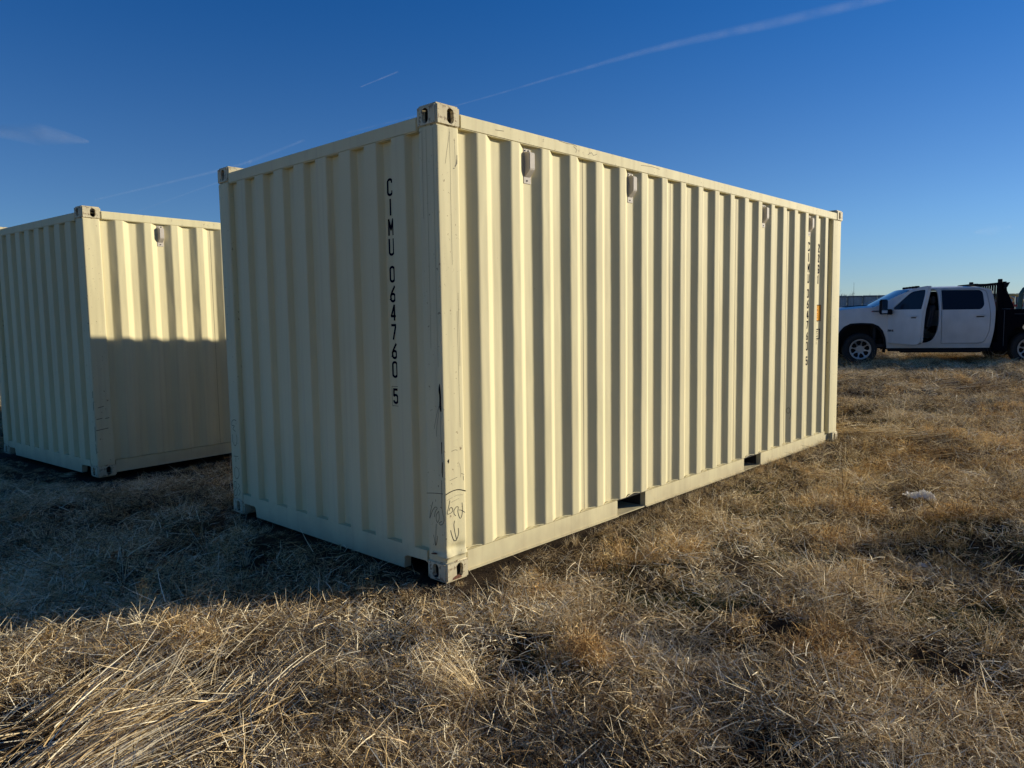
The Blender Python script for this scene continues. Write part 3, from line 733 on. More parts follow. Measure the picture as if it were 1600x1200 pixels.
fdoor = round_poly([(.735, .62, .03), (.715, 1.0, .1), (.712, 1.44, .02), (.80, 1.475, .05), (1.42, 1.915, .12), (1.80, 1.955, .1), (1.985, 1.955, .08), (2.03, 1.80, .1), (2.03, 1.30, .1), (2.00, .92, .2), (1.88, .66, .15), (1.70, .60, .05)], .03, 4)
rdoor = round_poly([(2.115, .585, .02), (2.11, 1.2, .05), (2.105, 1.955, .03), (3.10, 1.945, .06), (3.255, 1.90, .06), (3.30, 1.60, .1), (3.325, 1.30, .1), (3.31, .88, .15), (3.20, .62, .12), (3.05, .585, .05)], .03, 4)
fdoor_open = round_poly([(.735, .60, .03), (.715, 1.0, .1), (.712, 1.44, .02), (.80, 1.485, .05), (1.38, 1.925, .12), (1.72, 2.0, .1), (2.02, 2.02, .03), (2.04, 1.80, .1), (2.03, 1.30, .1), (2.01, .92, .2), (1.97, .62, .08), (1.80, .585, .05)], .03, 4)
rwin = round_poly([(2.118, 1.435), (2.118, 1.94), (3.10, 1.925, .05), (3.165, 1.86, .05), (3.19, 1.54, .06), (3.10, 1.435, .06)], .02, 4)
fwin = round_poly([(.93, 1.455, .03), (.90, 1.50, .04), (1.45, 1.89, .12), (1.80, 1.925, .05), (1.955, 1.925, .03), (1.985, 1.80, .05), (1.975, 1.455, .03)], .02, 4)
def shrink(poly, d):
    c = Vector((sum(p[0] for p in poly) / len(poly), sum(p[1] for p in poly) / len(poly))); out = []
    for p in poly:
        v = Vector(p) - c; out.append(tuple(c + v * (1 - d / max(v.length, .1))))
    return out
for s in (-1, 1):
    side_part('body_side', outer, [shrink(fdoor, -.010), shrink(rdoor, -.014)], M_tw, T, s, .06)
    rd = side_part('rear_door', rdoor, [rwin], M_tw, T, s, .045, .002)
    side_part('window_pane', shrink(rwin, -.004), [], M_glass, rd, s, .006, .010)
    bm = bmesh.new(); add_box(bm, 2.95, 3.20, s * (hw(1.28) + .02) - .008, s * (hw(1.28) + .02) + .008, 1.262, 1.297, .008, 2); bm_obj('door_handle', bm, M_tw, rd, autosmooth=True)
    bm = bmesh.new(); add_box(bm, 2.98, 3.17, s * (hw(1.25) + .003) - .004, s * (hw(1.25) + .003) + .004, 1.235, 1.258); bm_obj('handle_recess_shade', bm, M_tb, rd)  # black strip stands for the shade in the handle recess
    hinge = (.72, s * (hw(1.0) - .03), 0)
    fd = side_part('front_door', fdoor_open if s < 0 else fdoor, [fwin], M_tw, T, s, .10 if s < 0 else .06, .002, hinge)
    if s < 0: fd['label'] = 'open front door'
    wp = side_part('window_pane', shrink(fwin, -.004), [], M_glass, fd, s, .006, .012, (0, 0, 0)); wp.location = (-hinge[0], -hinge[1], 0)
    bm = bmesh.new(); add_box(bm, 1.62 - .72, 1.85 - .72, s * (hw(1.28) + .02) - .008 - hinge[1], s * (hw(1.28) + .02) + .008 - hinge[1], 1.262, 1.297, .008, 2); bm_obj('door_handle', bm, M_tw, fd, autosmooth=True)
    bm = bmesh.new(); add_box(bm, .93, 1.10, s * (hw(1.25) + .003) - .004 - hinge[1], s * (hw(1.25) + .003) + .004 - hinge[1], 1.235, 1.258); bm_obj('handle_recess_shade', bm, M_tb, fd)  # same painted recess shade on the front door
    # inner trim
    tr = side_part('door_trim', shrink([p for p in fdoor if p[1] < 1.46] , .06), [], M_int, fd, s, .05, .062, (0, 0, 0)); tr.location = (-hinge[0], -hinge[1], 0)
    # tow mirror
    bm = bmesh.new(); y0 = s * (hw(1.44) + .02) - hinge[1]; y1 = s * (hw(1.44) + .17) - hinge[1]; y2 = s * (hw(1.44) + .40) - hinge[1]
    add_box(bm, .10, .21, min(y1, y2), max(y1, y2), 1.34, 1.72, .03, 3); add_box(bm, .12, .21, min(y0, y1), max(y0, y1) + .0, 1.33, 1.47, .02, 2)
    mr_ = bm_obj('mirror_housing', bm, M_tb, fd, autosmooth=True)
    bm = bmesh.new(); add_box(bm, .2105, .214, min(y1, y2) + .025, max(y1, y2) - .025, 1.46, 1.695, .0); bm_obj('mirror_glass', bm, M_chr, mr_)
    bm = bmesh.new(); add_box(bm, .2105, .214, min(y1, y2) + .025, max(y1, y2) - .025, 1.37, 1.445, .0); bm_obj('mirror_glass', bm, M_chr, mr_)
    if s < 0: fd.rotation_euler = (0, 0, R(-67))
    # wheel-arch lip and liner
    al = [(x, z) for x, z in arch]; inner = [(x * .90 + .0, .46 + (z - .46) * .93 if z > .5 else z) for x, z in arch]
    bm = plate_bm(round_poly(al + inner[::-1], .03, 2), (), .03); xf(bm, lambda c: (c.x, s * (hw(c.y) + .012 - c.z), c.y)); bm_obj('arch_trim', bm, M_tb, T)
    box('side_step', (1.05, 3.12, s * .98 - .07, s * .98 + .07, .345, .395), M_tb, T, .012, 2)
    bm = bmesh.new()
    for x in (1.3, 2.8): add_box(bm, x, x + .06, min(s * .6, s * .95), max(s * .6, s * .95), .36, .42)
    bm_obj('step_bracket', bm, M_tb, T)
    box('headlight', (-1.05, -.80, min(s * .62, s * .95), max(s * .62, s * .95), 1.12, 1.36), M_lamp, T, .03, 2)
    # mud flap
    box('mud_flap', (.665, .685, min(s * .68, s * .93), max(s * .68, s * .93), .34, .62), M_tb, T, .004)
# badges
for i, ch in enumerate('2500HD'):
    pass
fdn = [c for c in children(T) if c.get('label') == 'open front door'][0]
hx, hy = .72, -(hw(1.0) - .03)
def badge(txt, x0, z0, h, par, ox=0, oy=0, mat=M_tb, wide=1.4, sw=.011, step=.66):
    x = x0
    for ch in txt:
        if ch == ' ': x += h * .4; continue
        st = [[(x + u * h * wide, z0 + v * h) for u, v in s_] for s_ in GL[ch]]
        bm = ribbon_bm(st, sw, lambda u, v, hh: (u - ox, -(hw(v) + .003) - oy, v)); bm_obj('badge_letter', bm, mat, par); x += h * step * wide / 1.0 * .95
badge('2500 HD', .76, .90, .042, fdn, hx, hy)
bm = plate_bm([(.27, 1.405), (.33, 1.44), (.62, 1.44), (.60, 1.405)], (), .006); xf(bm, lambda c: (c.x, -(hw(c.y) + .004 - c.z * .3), c.y)); bd = bm_obj('fender_badge', bm, M_tb, T)
bm = plate_bm([(.255, 1.405), (.315, 1.44), (.345, 1.44), (.285, 1.405)], (), .004); xf(bm, lambda c: (c.x, -(hw(c.y) + .0075 - c.z * .3), c.y)); bm_obj('badge_accent', bm, M_red, bd)
badge('DURAMAX', .32, 1.412, .022, T, 0, .006, M_alu, 1.7, .005, .62)
# hood, roof, windscreen, cowl, grille, rear wall, interior
def grid_surface(nm, xs, fn, mat, t=.02, ny_=12, par=T):
    bm = bmesh.new(); V = [[bm.verts.new(fn(x, -1 + 2 * j / ny_)) for j in range(ny_ + 1)] for x in xs]
    V2 = [[bm.verts.new(v.co - Vector((0, 0, t))) for v in row] for row in V]
    for i in range(len(xs) - 1):
        for j in range(ny_):
            bm.faces.new((V[i][j], V[i + 1][j], V[i + 1][j + 1], V[i][j + 1])); bm.faces.new((V2[i][j], V2[i][j + 1], V2[i + 1][j + 1], V2[i + 1][j]))
        for j in (0, ny_): bm.faces.new((V[i][j], V[i + 1][j], V2[i + 1][j], V2[i][j]))
    for i in (0, len(xs) - 1):
        for j in range(ny_): bm.faces.new((V[i][j], V[i][j + 1], V2[i][j + 1], V2[i][j]))
    return bm_obj(nm, bm, mat, par, autosmooth=True)
hz = lambda x: float(np.interp(x, [-1.02, -.5, 0, .34], [1.36, 1.475, 1.51, 1.525]))
grid_surface('hood', [-1.0, -.9, -.7, -.5, -.25, 0, .2, .33], lambda x, t: (x, t * (hw(hz(x)) - .004), hz(x) + .055 * (1 - abs(t) ** 3) - .002), M_tw)
grid_surface('hood_scoop', [-.30, -.22, -.05, .25, .32], lambda x, t: (x, t * .42, hz(x) + .055 + .022 * (1 - t ** 4) * (0 if x in (-.30, .32) else 1)), M_tb, .015)
rz_ = lambda x: float(np.interp(x, [1.29, 1.9, 2.6, 3.13, 3.37], [1.957, 2.0, 2.005, 1.99, 1.94]))
grid_surface('roof', [1.29, 1.45, 1.7, 1.9, 2.3, 2.6, 2.9, 3.13, 3.28, 3.38], lambda x, t: (x, t * (hw(rz_(x)) - .003), rz_(x) + .050 * (1 - t * t) * min(1, (x - 1.2) * 3)), M_tw)
def wsf(x, t):
    k = (x - .34) / .95; x = x + .12 * (1 - k); z = 1.53 + k * .425; y = t * (hw(z) - .03); return (x - .05 * (1 - t * t) * (1 - .3 * k), y, z + .03 * (1 - t * t))
grid_surface('windshield', [.34, .58, .82, 1.06, 1.29], wsf, M_ws, .006)
box('cab_rear_wall', (3.38, 3.42, -.86, .86, .62, 1.9), M_tw, T, .01)
box('rear_window', (3.421, 3.43, -.62, .62, 1.48, 1.82), M_glass, T)
box('cab_floor', (.4, 3.38, -.93, .93, .48, .56), M_int, T)
box('firewall', (.36, .42, -.90, .90, .56, 1.46), M_int, T)
box('dashboard', (.44, .95, -.88, .88, 1.12, 1.44), M_int, T, .05, 3)
bm = bmesh.new(); add_tube(bm, [(1.18 + .07 * math.cos(a) , -.42 + .19 * math.sin(a), 1.28 + .17 * math.cos(a)) for a in np.linspace(0, 2 * math.pi, 25)], .014, 6, False); bm_obj('steering_wheel', bm, M_int, T)
for x0, sy in ((1.55, -.45), (1.55, .45), (2.55, -.45), (2.55, .45)):
    s_ = box('seat', (x0 - .25, x0 + .27, sy - .27, sy + .27, .82, 1.0), M_seat, T, .05, 3)
    bm = bmesh.new(); add_box(bm, 0, .14, sy - .25, sy + .25, 0, .62, .05, 3); xf(bm, lambda c: (x0 + .26 + c.x + c.z * .22, c.y, .95 + c.z)); bm_obj('backrest', bm, M_seat, s_)
    bm = bmesh.new(); add_box(bm, x0 + .44, x0 + .53, sy - .13, sy + .13, 1.60, 1.80, .03, 3); bm_obj('headrest', bm, M_seat, s_)
bm = bmesh.new(); add_box(bm, .75, 3.62, -.95, -.88, .375, .462); add_box(bm, .75, 3.62, .88, .95, .375, .462); bm_obj('sill_guard', bm, M_tb, T)
box('grille', (-1.06, -1.0, -.60, .60, .80, 1.34), M_tb, T, .02); box('front_bumper', (-1.16, -.94, -1.0, 1.0, .50, .78), M_chr, T, .05, 3)
for yy in (-.55, -.28, 0, .28, .55): box('cab_light', (1.52, 1.64, yy - .05, yy + .05, rz_(1.58) + .03, rz_(1.58) + .09), M_tb, T, .012, 2)
bm = bmesh.new(); add_tube(bm, [(.22, .88, 1.50), (.215, .88, 2.25)], [.006, .003], 6); bm_obj('antenna', bm, M_tb, T)
box('chassis', (-.9, 6.0, -.45, .45, .50, .68), M_tb, T)
# wheel wells, engine bay and frame boxes that close the view through the arches
for x0, x1 in ((-.98, .36),): box('engine_bay', (x0, x1, -.56, .56, .52, 1.38), M_tb, T)
for s in (-1, 1):
    box('wheel_well', (.69, .712, min(s * .56, s * .93), max(s * .56, s * .93), .48, 1.36), M_tb, T)
    box('wheel_well', (-.70, -.678, min(s * .56, s * .93), max(s * .56, s * .93), .48, 1.30), M_tb, T)
    box('wheel_well', (-.678, .69, min(s * .56, s * .93), max(s * .56, s * .93), 1.16, 1.20), M_tb, T)
box('bed_underframe', (3.45, 6.0, -.60, .60, .50, .979), M_tb, T)
# wheels
def wheel():
    prof = [(.27, -.10), (.30, -.125), (.36, -.135), (.405, -.125), (.425, -.10), (.43, -.05), (.43, .05), (.425, .10), (.405, .125), (.36, .135), (.30, .125), (.27, .10)]
    bm = bmesh.new(); n = 48; rings = [[bm.verts.new((r * math.cos(2 * math.pi * k / n), y, r * math.sin(2 * math.pi * k / n))) for r, y in prof] for k in range(n)]
    m_ = len(prof)
    for k in range(n):
        for j in range(m_): bm.faces.new((rings[k][j], rings[k][(j + 1) % m_], rings[(k + 1) % n][(j + 1) % m_], rings[(k + 1) % n][j]))
    ty = bm_obj('wheel', bm, M_tyre, T, autosmooth=True)
    holes = []
    for k in range(8):
        a = 2 * math.pi * k / 8 + .2
        pts = round_poly([(.105, -.012), (.17, -.062), (.225, -.058), (.235, 0), (.225, .058), (.17, .062), (.105, .012)], .02, 2)
        holes.append([(x * math.cos(a) - y * math.sin(a), x * math.sin(a) + y * math.cos(a)) for x, y in pts])
    bm = plate_bm(circle(0, 0, .258, n=48), holes, .03); xf(bm, lambda c: (c.x, -.085 - c.z + .045 * (1 - math.hypot(c.x, c.y) / .26), c.y)); bm_obj('rim', bm, M_alu, ty)
    bm = plate_bm(circle(0, 0, .272, n=48), [circle(0, 0, .252, n=48)], .19); xf(bm, lambda c: (c.x, -.128 + c.z, c.y)); bm_obj('rim_ring', bm, M_alu, ty)
    bm = plate_bm(circle(0, 0, .250, n=32), (), .02); xf(bm, lambda c: (c.x, -.03 + c.z, c.y)); bm_obj('brake_disc', bm, M_tb, ty)
    bm = plate_bm(circle(0, 0, .055, n=24), (), .04); xf(bm, lambda c: (c.x, -.11 + c.z, c.y)); bm_obj('hub_cap', bm, M_alu, ty)
    return ty
w0 = wheel(); w0.location = (0, -.88, .43); w0.scale = (1 / .93, 1, 1 / 1.022)
for x, y, rz in ((4.32, -.88, 0), (0, .88, math.pi), (4.32, .88, math.pi)):
    c = copy_tree(w0); c.parent = T; c.location = (x, y, .43); c.rotation_euler = (0, 0, rz)
for x in (0, 4.32):
    bm = bmesh.new(); add_tube(bm, [(x, -.8, .43), (x, .8, .43)], .07, 10); bm_obj('axle', bm, M_tb, T)
# flatbed body: black skirts, deck, headache rack
bed = [(3.40, .385), (4.32 - .56, .385), (4.32 - .56, .78), (4.32 - .38, .97), (4.32 + .38, .97), (4.32 + .56, .78), (4.32 + .64, .52), (6.05, .52), (6.05, 1.40), (3.50, 1.436), (3.50, .6), (3.40, .6)]
for s in (-1, 1):
    bm = plate_bm(bed, (), .06); xf(bm, lambda c: (c.x, s * (1.06 - c.z), c.y)); sk = bm_obj('bed_side', bm, M_bed, T)
    if s < 0:
        bm = plate_bm(circle(4.165, .976, .062, n=24), (), .012); xf(bm, lambda c: (c.x, -1.072 + c.z, c.y)); bm_obj('fuel_filler', bm, M_chr, sk)
        bm = bmesh.new(); add_box(bm, 3.64, 3.655, -1.068, -1.061, .50, 1.40); add_box(bm, 3.9, 4.7, -1.066, -1.0605, 1.30, 1.31); bm_obj('trim_strip', bm, M_chr if False else simple('grey_seal', (.05, .05, .055), .5), sk)
    # sloping rack wing
    bm = plate_bm([(3.56, 1.437), (3.56, 2.06), (3.62, 2.12), (3.70, 2.12), (3.72, 1.90), (3.93, 1.437)], (), .05); xf(bm, lambda c: (c.x, s * (.98 - c.z), c.y)); bm_obj('rack_wing', bm, M_bed, T)
    box('rack_post', (3.50, 3.60, min(s * .93, s * 1.01), max(s * .93, s * 1.01), .95, 2.06), M_bed, T, .008)
    bm = bmesh.new(); add_box(bm, 3.50, 3.59, s * .97 - .05, s * .97 + .05, 2.085, 2.185, .01); bm_obj('marker_lamp', bm, M_tb, T)
    bm = plate_bm([(3.62, 2.08), (3.76, 2.10), (3.70, 1.98), (3.62, 1.93)], (), .16); xf(bm, lambda c: (c.x, s * .97 - .08 + c.z, c.y)); bm_obj('work_lamp', bm, M_tb, T)
bm = bmesh.new()
add_box(bm, 3.50, 3.58, -.97, .97, 2.04, 2.10)
for y in np.linspace(-.85, .85, 12): add_box(bm, 3.52, 3.55, y - .03, y + .03, .96, 2.04)
bm_obj('headache_rack', bm, M_bed, T)
bm = bmesh.new()
for s in (-1, 1): add_box(bm, 3.05, 3.56, s * .62 - .03, s * .62 + .03, 2.05, 2.085); 
add_box(bm, 3.0, 3.1, -.70, .45, 2.055, 2.09); bm_obj('roof_light_bar', bm, M_tb, T)
box('bed_deck', (3.50, 6.05, -1.0, 1.0, .98, 1.04), M_bed, T); box('bed_headboard', (3.50, 3.55, -1.0, 1.0, .50, 1.43), M_bed, T); box('bed_tailboard', (5.99, 6.05, -1.0, 1.0, .62, 1.40), M_bed, T)

# ------------------------------------------------------------------ corrugated metal fence far behind
M_fence = simple('hazed_steel_fence', (.34, .40, .42), .55, noise=.12, scale=2)  # distance haze is mixed into the bluish base colour
M_fpost = simple('dark_fence_post', (.10, .12, .13), .6)
FA = Vector((74.82, 24.3, 0)); FB = Vector((87.99, 10.03, 0)); fd_ = (FB - FA).normalized(); fang = math.atan2(fd_.y, fd_.x)
FZ = 3.17
F = empty('metal_fence', (FA.x - fd_.x * 7.75, FA.y - fd_.y * 7.75, 0), fang)
tag(F, 'tall grey corrugated metal windbreak fence beyond the pickup on the horizon', 'fence')
pw = 1.55
prof = []
for k in range(8):
    a = .02 + k * (pw - .06) / 8; w8 = (pw - .06) / 8
    prof += [(a, 0), (a + w8 * .55, 0), (a + w8 * .68, .035), (a + w8 * .88, .035)]
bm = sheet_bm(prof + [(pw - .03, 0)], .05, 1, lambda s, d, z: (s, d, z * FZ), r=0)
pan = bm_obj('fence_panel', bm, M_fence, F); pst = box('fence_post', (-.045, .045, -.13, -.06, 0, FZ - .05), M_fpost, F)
rl = box('fence_rail', (.05, pw - .05, -.06, -.005, FZ - .13, FZ - .05), M_fpost, F)
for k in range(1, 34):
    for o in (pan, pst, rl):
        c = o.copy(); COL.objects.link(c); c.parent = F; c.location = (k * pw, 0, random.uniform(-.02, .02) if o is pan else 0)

# ------------------------------------------------------------------ farm implement and loader seen past the truck bed
M_ired = simple('faded_red_steel', (.30, .03, .02), .5, noise=.3, scale=5); M_iyel = simple('faded_yellow_steel', (.55, .42, .14), .5, noise=.2, scale=5); M_iwh = simple('pale_bracket', (.6, .58, .55), .5)
I = empty('farm_implement', (42.85, 4.0, .36), R(-47)); tag(I, 'red and yellow farm implement parked behind the truck bed near the fence', 'farm machine')
bm = bmesh.new(); add_tube(bm, [(-.95, 0, 1.75), (-.55, 0, 1.86), (0, 0, 1.90), (.35, 0, 1.82), (.48, 0, 1.60), (.40, 0, 1.30)], .06, 8); add_tube(bm, [(-.75, .6, 1.70), (0, .6, 1.86), (.42, .6, 1.72), (.42, .6, 1.2)], .05, 8); bm_obj('reel_hoop', bm, M_iyel, I)
bm = bmesh.new()
for x in (-.9, -.1, .7): add_box(bm, x, x + .10, -.05, .05, .25, 1.52)
add_box(bm, -1.2, .95, -.06, .06, 1.28, 1.40); add_box(bm, -1.2, .95, .5, .6, .9, 1.0); add_box(bm, -1.2, .95, -.06, .06, .45, .58)
for x in (-.9, .7): add_box(bm, x, x + .1, 0, .6, .9, 1.0)
bm_obj('frame', bm, M_ired, I)
bm = bmesh.new()
for k in range(9): add_tube(bm, [(-.8 + k * .16, .02, 1.75), (-.75 + k * .16, -.05, 1.32)], .012, 5)
bm_obj('reel_tine', bm, M_tb, I)
bm = bmesh.new(); add_tube(bm, [(-.95, -.1, 1.62), (-.62, -.1, 1.40)], .05, 6); add_tube(bm, [(.72, -.1, 1.20), (.82, -.1, 1.62)], .04, 6); add_box(bm, -.3, -.18, -.12, -.06, 1.40, 1.56); bm_obj('bracket', bm, M_iwh, I)
bm = bmesh.new()
for x in (-.8, .6):
    bm2 = bmesh.new(); add_tube(bm2, [(x, .25, .30), (x + .2, .25, .30)], .34, 20); merge(bm, bm2)
bm_obj('wheel', bm, M_tyre, I)
M_ig = simple('dark_green_steel', (.03, .08, .06), .5, noise=.2, scale=4)
G = empty('loader_boom', (40.76, 3.32, .08), R(-47)); tag(G, 'dark green loader arm rising at the right edge behind the truck bed', 'loader')
bm = bmesh.new(); add_tube(bm, [(0, 0, .3), (-.12, 0, 1.3), (-.05, 0, 2.2), (.05, 0, 2.38), (.25, 0, 2.2), (.5, 0, 1.3)], [.12, .11, .10, .12, .10, .10], 8); bm_obj('arm', bm, M_ig, G)
bm = bmesh.new(); add_tube(bm, [(-.02, -.1, 1.0), (.08, -.1, 2.2)], .03, 8); add_tube(bm, [(.35, -.1, 1.0), (.14, -.1, 2.2)], .03, 8); bm_obj('hydraulic_ram', bm, M_alu, G)
box('base', (-.3, .9, -.3, .3, 0, 1.25), M_ig, G, .05)

# ------------------------------------------------------------------ bare trees beyond the fence
M_bark = simple('bare_bark', (.10, .09, .085), .9)
def bare_tree(loc, h, seed, label):
    rnd = random.Random(seed); root = empty('bare_tree', loc); tag(root, label, 'tree', 'bare trees beyond the fence')
    tb = bmesh.new(); cb = bmesh.new()
    add_tube(tb, [(0, 0, 0), (.05, 0, h * .25), (0, .05, h * .45)], [h * .03, h * .022, h * .015], 7)
    def br(p, d, l, r, lv):
        q = p + d * l; add_tube(cb, [p, p.lerp(q, .5) + Vector((rnd.uniform(-.05, .05) * l, rnd.uniform(-.05, .05) * l, 0)), q], [r, r * .8, r * .5], 4, False)
        if lv:
            for _ in range(4):
                nd = (d + Vector((rnd.uniform(-.9, .9), rnd.uniform(-.9, .9), rnd.uniform(-.2, .7)))).normalized(); br(p.lerp(q, rnd.uniform(.4, 1)), nd, l * rnd.uniform(.55, .8), r * .55, lv - 1)
    for _ in range(7): br(Vector((0, 0, h * rnd.uniform(.25, .45))), Vector((rnd.uniform(-.8, .8), rnd.uniform(-.8, .8), 1)).normalized(), h * .25, h * .010, 3)
    bm_obj('trunk', tb, M_bark, root); bm_obj('crown', cb, M_bark, root)
bare_tree((106.5, 33.6, 0), 4.9, 3, 'small bare grey tree top showing over the fence beside the container')
bare_tree((104.0, 29.8, 0), 4.6, 5, 'lone bare bush top showing over the fence above the truck hood')

# ------------------------------------------------------------------ litter
m, nt, b, L = new_mat('thin_white_plastic'); b.inputs['Base Color'].default_value = (.86, .84, .78, 1); b.inputs['Roughness'].default_value = .4
M_plastic = m
tlp = N(nt, 'ShaderNodeBsdfTranslucent'); tlp.inputs['Color'].default_value = (.85, .82, .76, 1); mxp = N(nt, 'ShaderNodeMixShader'); mxp.inputs[0].default_value = .45
L.new(b.outputs[0], mxp.inputs[1]); L.new(tlp.outputs[0], mxp.inputs[2]); L.new(mxp.outputs[0], nt.nodes['Material Output'].inputs[0])
def crumpled(name, loc, sx, sy, sz, seed, label):
    bm = bmesh.new(); n = 30; V = []
    for i in range(n + 1):
        row = []
        for j in range(n + 1):
            u = i / n * 2 - 1; v = j / n * 2 - 1
            a = float(fbm(u * 1.1 + seed, v * 1.1, .9, seed, 2)); rd = 1 - abs(float(fbm(u * 1.7 + 5, v * 1.7 + seed, .5, seed + 2, 2)) - .5) * 5.5; r2 = 1 - abs(float(fbm(u + 9, v + 2, .22, seed + 4, 2)) - .5) * 4
            edge = max(0, 1 - max(abs(u), abs(v)) ** 3)
            z = (.25 + .75 * a) * (.35 + .65 * edge) * (.55 + .45 * rd) + .10 * r2
            x = u * (1 - .3 * a) + .22 * (float(fbm(u + 3, v + 8, .35, seed + 6, 2)) - .5); y = v * (.9 - .25 * rd * .5) + .22 * (float(fbm(u + 7, v + 1, .35, seed + 8, 2)) - .5)
            row.append(bm.verts.new((x * sx, y * sy, max(-.1, z) * sz)))
        V.append(row)
    for i in range(n):
        for j in range(n): bm.faces.new((V[i][j], V[i + 1][j], V[i + 1][j + 1], V[i][j + 1]))
    bmesh.ops.triangulate(bm, faces=bm.faces)
    o = bm_obj(name, bm, M_plastic, None); z = float(ground_h(loc[0], loc[1])); o.location = (loc[0], loc[1], z + .065); o.rotation_euler = (0, R(8), R(-47)); return tag(o, label, 'litter')
crumpled('plastic_bag', (3.72, -1.43), .125, .09, .12, 4, 'crumpled white plastic bag lying in the dry grass on the right')
crumpled('litter_scrap', (1.97, -1.88), .03, .02, .035, 9, 'tiny white scrap of plastic in the grass below the larger bag')

# ------------------------------------------------------------------ contrails and thin cirrus (real bodies far up in the air)
def wisp_mat(name, dens, ns, zst):
    m = bpy.data.materials.new(name); m.use_nodes = True; nt = m.node_tree; nt.nodes.clear(); L = nt.links
    out = N(nt, 'ShaderNodeOutputMaterial'); mix = N(nt, 'ShaderNodeMixShader'); tr = N(nt, 'ShaderNodeBsdfTransparent')
    df = N(nt, 'ShaderNodeBsdfDiffuse'); df.inputs['Color'].default_value = (.9, .93, .97, 1); tl = N(nt, 'ShaderNodeBsdfTranslucent'); tl.inputs['Color'].default_value = (.9, .93, .97, 1)
    m3 = N(nt, 'ShaderNodeMixShader'); m3.inputs[0].default_value = .5; L.new(df.outputs[0], m3.inputs[1]); L.new(tl.outputs[0], m3.inputs[2])
    lw = N(nt, 'ShaderNodeLayerWeight'); lw.inputs['Blend'].default_value = .5
    inv = N(nt, 'ShaderNodeMath', operation='SUBTRACT'); inv.inputs[0].default_value = 1.0; L.new(lw.outputs['Facing'], inv.inputs[1])
    pw_ = N(nt, 'ShaderNodeMath', operation='POWER'); pw_.inputs[1].default_value = 2.2; L.new(inv.outputs[0], pw_.inputs[0])
    tc = N(nt, 'ShaderNodeTexCoord'); mp = N(nt, 'ShaderNodeMapping'); mp.inputs['Scale'].default_value = zst; L.new(tc.outputs['Object'], mp.inputs['Vector'])
    nz = N(nt, 'ShaderNodeTexNoise', Scale=ns, Detail=6.0, Roughness=.6); L.new(mp.outputs[0], nz.inputs['Vector'])
    rg = ramp(nt, [(.34, (.22, .22, .22)), (.72, (1, 1, 1))]); L.new(nz.outputs[0], rg.inputs[0])
    a = N(nt, 'ShaderNodeMath', operation='MULTIPLY'); L.new(pw_.outputs[0], a.inputs[0]); L.new(rg.outputs[0], a.inputs[1])
    a2 = N(nt, 'ShaderNodeMath', operation='MULTIPLY'); a2.inputs[1].default_value = dens; L.new(a.outputs[0], a2.inputs[0])
    L.new(a2.outputs[0], mix.inputs[0]); L.new(tr.outputs[0], mix.inputs[1]); L.new(m3.outputs[0], mix.inputs[2]); L.new(mix.outputs[0], out.inputs[0])
    return m
ALT = 3000.0
def sky_pt(d): d = Vector(d); return Vector(CAM) + d * (ALT / d.z)
def contrail(name, dirs, widths, dens, label, cat='contrail', ns=.004, k=10):
    pts = [sky_pt(d) for d in dirs]; sp = smooth_line([tuple(p) for p in pts], k) if len(pts) > 2 else [tuple(pts[0].lerp(pts[1], t / k)) for t in range(k + 1)]
    n = len(sp); ws = [float(np.interp(i / (n - 1), np.linspace(0, 1, len(widths)), widths)) for i in range(n)]
    c = Vector(sp[n // 2]); bm = bmesh.new(); add_tube(bm, [Vector(p) - c for p in sp], ws, 16)
    for f in bm.faces: f.smooth = True
    o = bm_obj(name, bm, wisp_mat(name + '_vapour', dens, ns, (1, 1, 1)), None, smooth=True); o.location = c
    o.visible_shadow = True
    return tag(o, label, cat)
contrail('contrail', [(.5614, .7942, .2324), (.6666, .6955, .2683), (.74, .59, .297), (.8073, .4946, .3219), (.87, .36, .336), (.935, .15, .349), (.96, .02, .35)], [13, 12, 22, 46, 66, 50, 34], .055, 'long thin white contrail rising to the upper right above the near container')
contrail('contrail', [(.6023, .7385, .3033), (.5691, .7713, .285)], [14, 8], .16, 'shortest contrail, a small bright dash left of the container top')
contrail('contrail', [(.47, .862, .196), (.4325, .8833, .181), (.3165, .9379, .1418)], [20, 36, 30], .15, 'faint upper streak of vapour above the left container')
contrail('contrail', [(.52, .824, .222), (.4644, .8644, .1925)], [26, 44], .13, 'broad faint streak just left of the near container roof edge')
contrail('contrail', [(.450, .875, .174), (.4330, .8858, .167), (.3567, .925, .1311)], [14, 24, 18], .17, 'lower faint streak of vapour just over the left container roof')
contrail('cirrus_wisp', [(.20, .958, .205), (.2638, .9421, .2068), (.31, .929, .204)], [30, 190, 20], .13, 'thin cirrus wisp low in the sky at the left edge', 'cloud', .002)
contrail('cirrus_wisp', [(.978, .19, .088), (.9809, .1731, .0891), (.983, .155, .092)], [60, 260, 60], .06, 'thin cirrus wisp low in the sky on the right', 'cloud', .002)

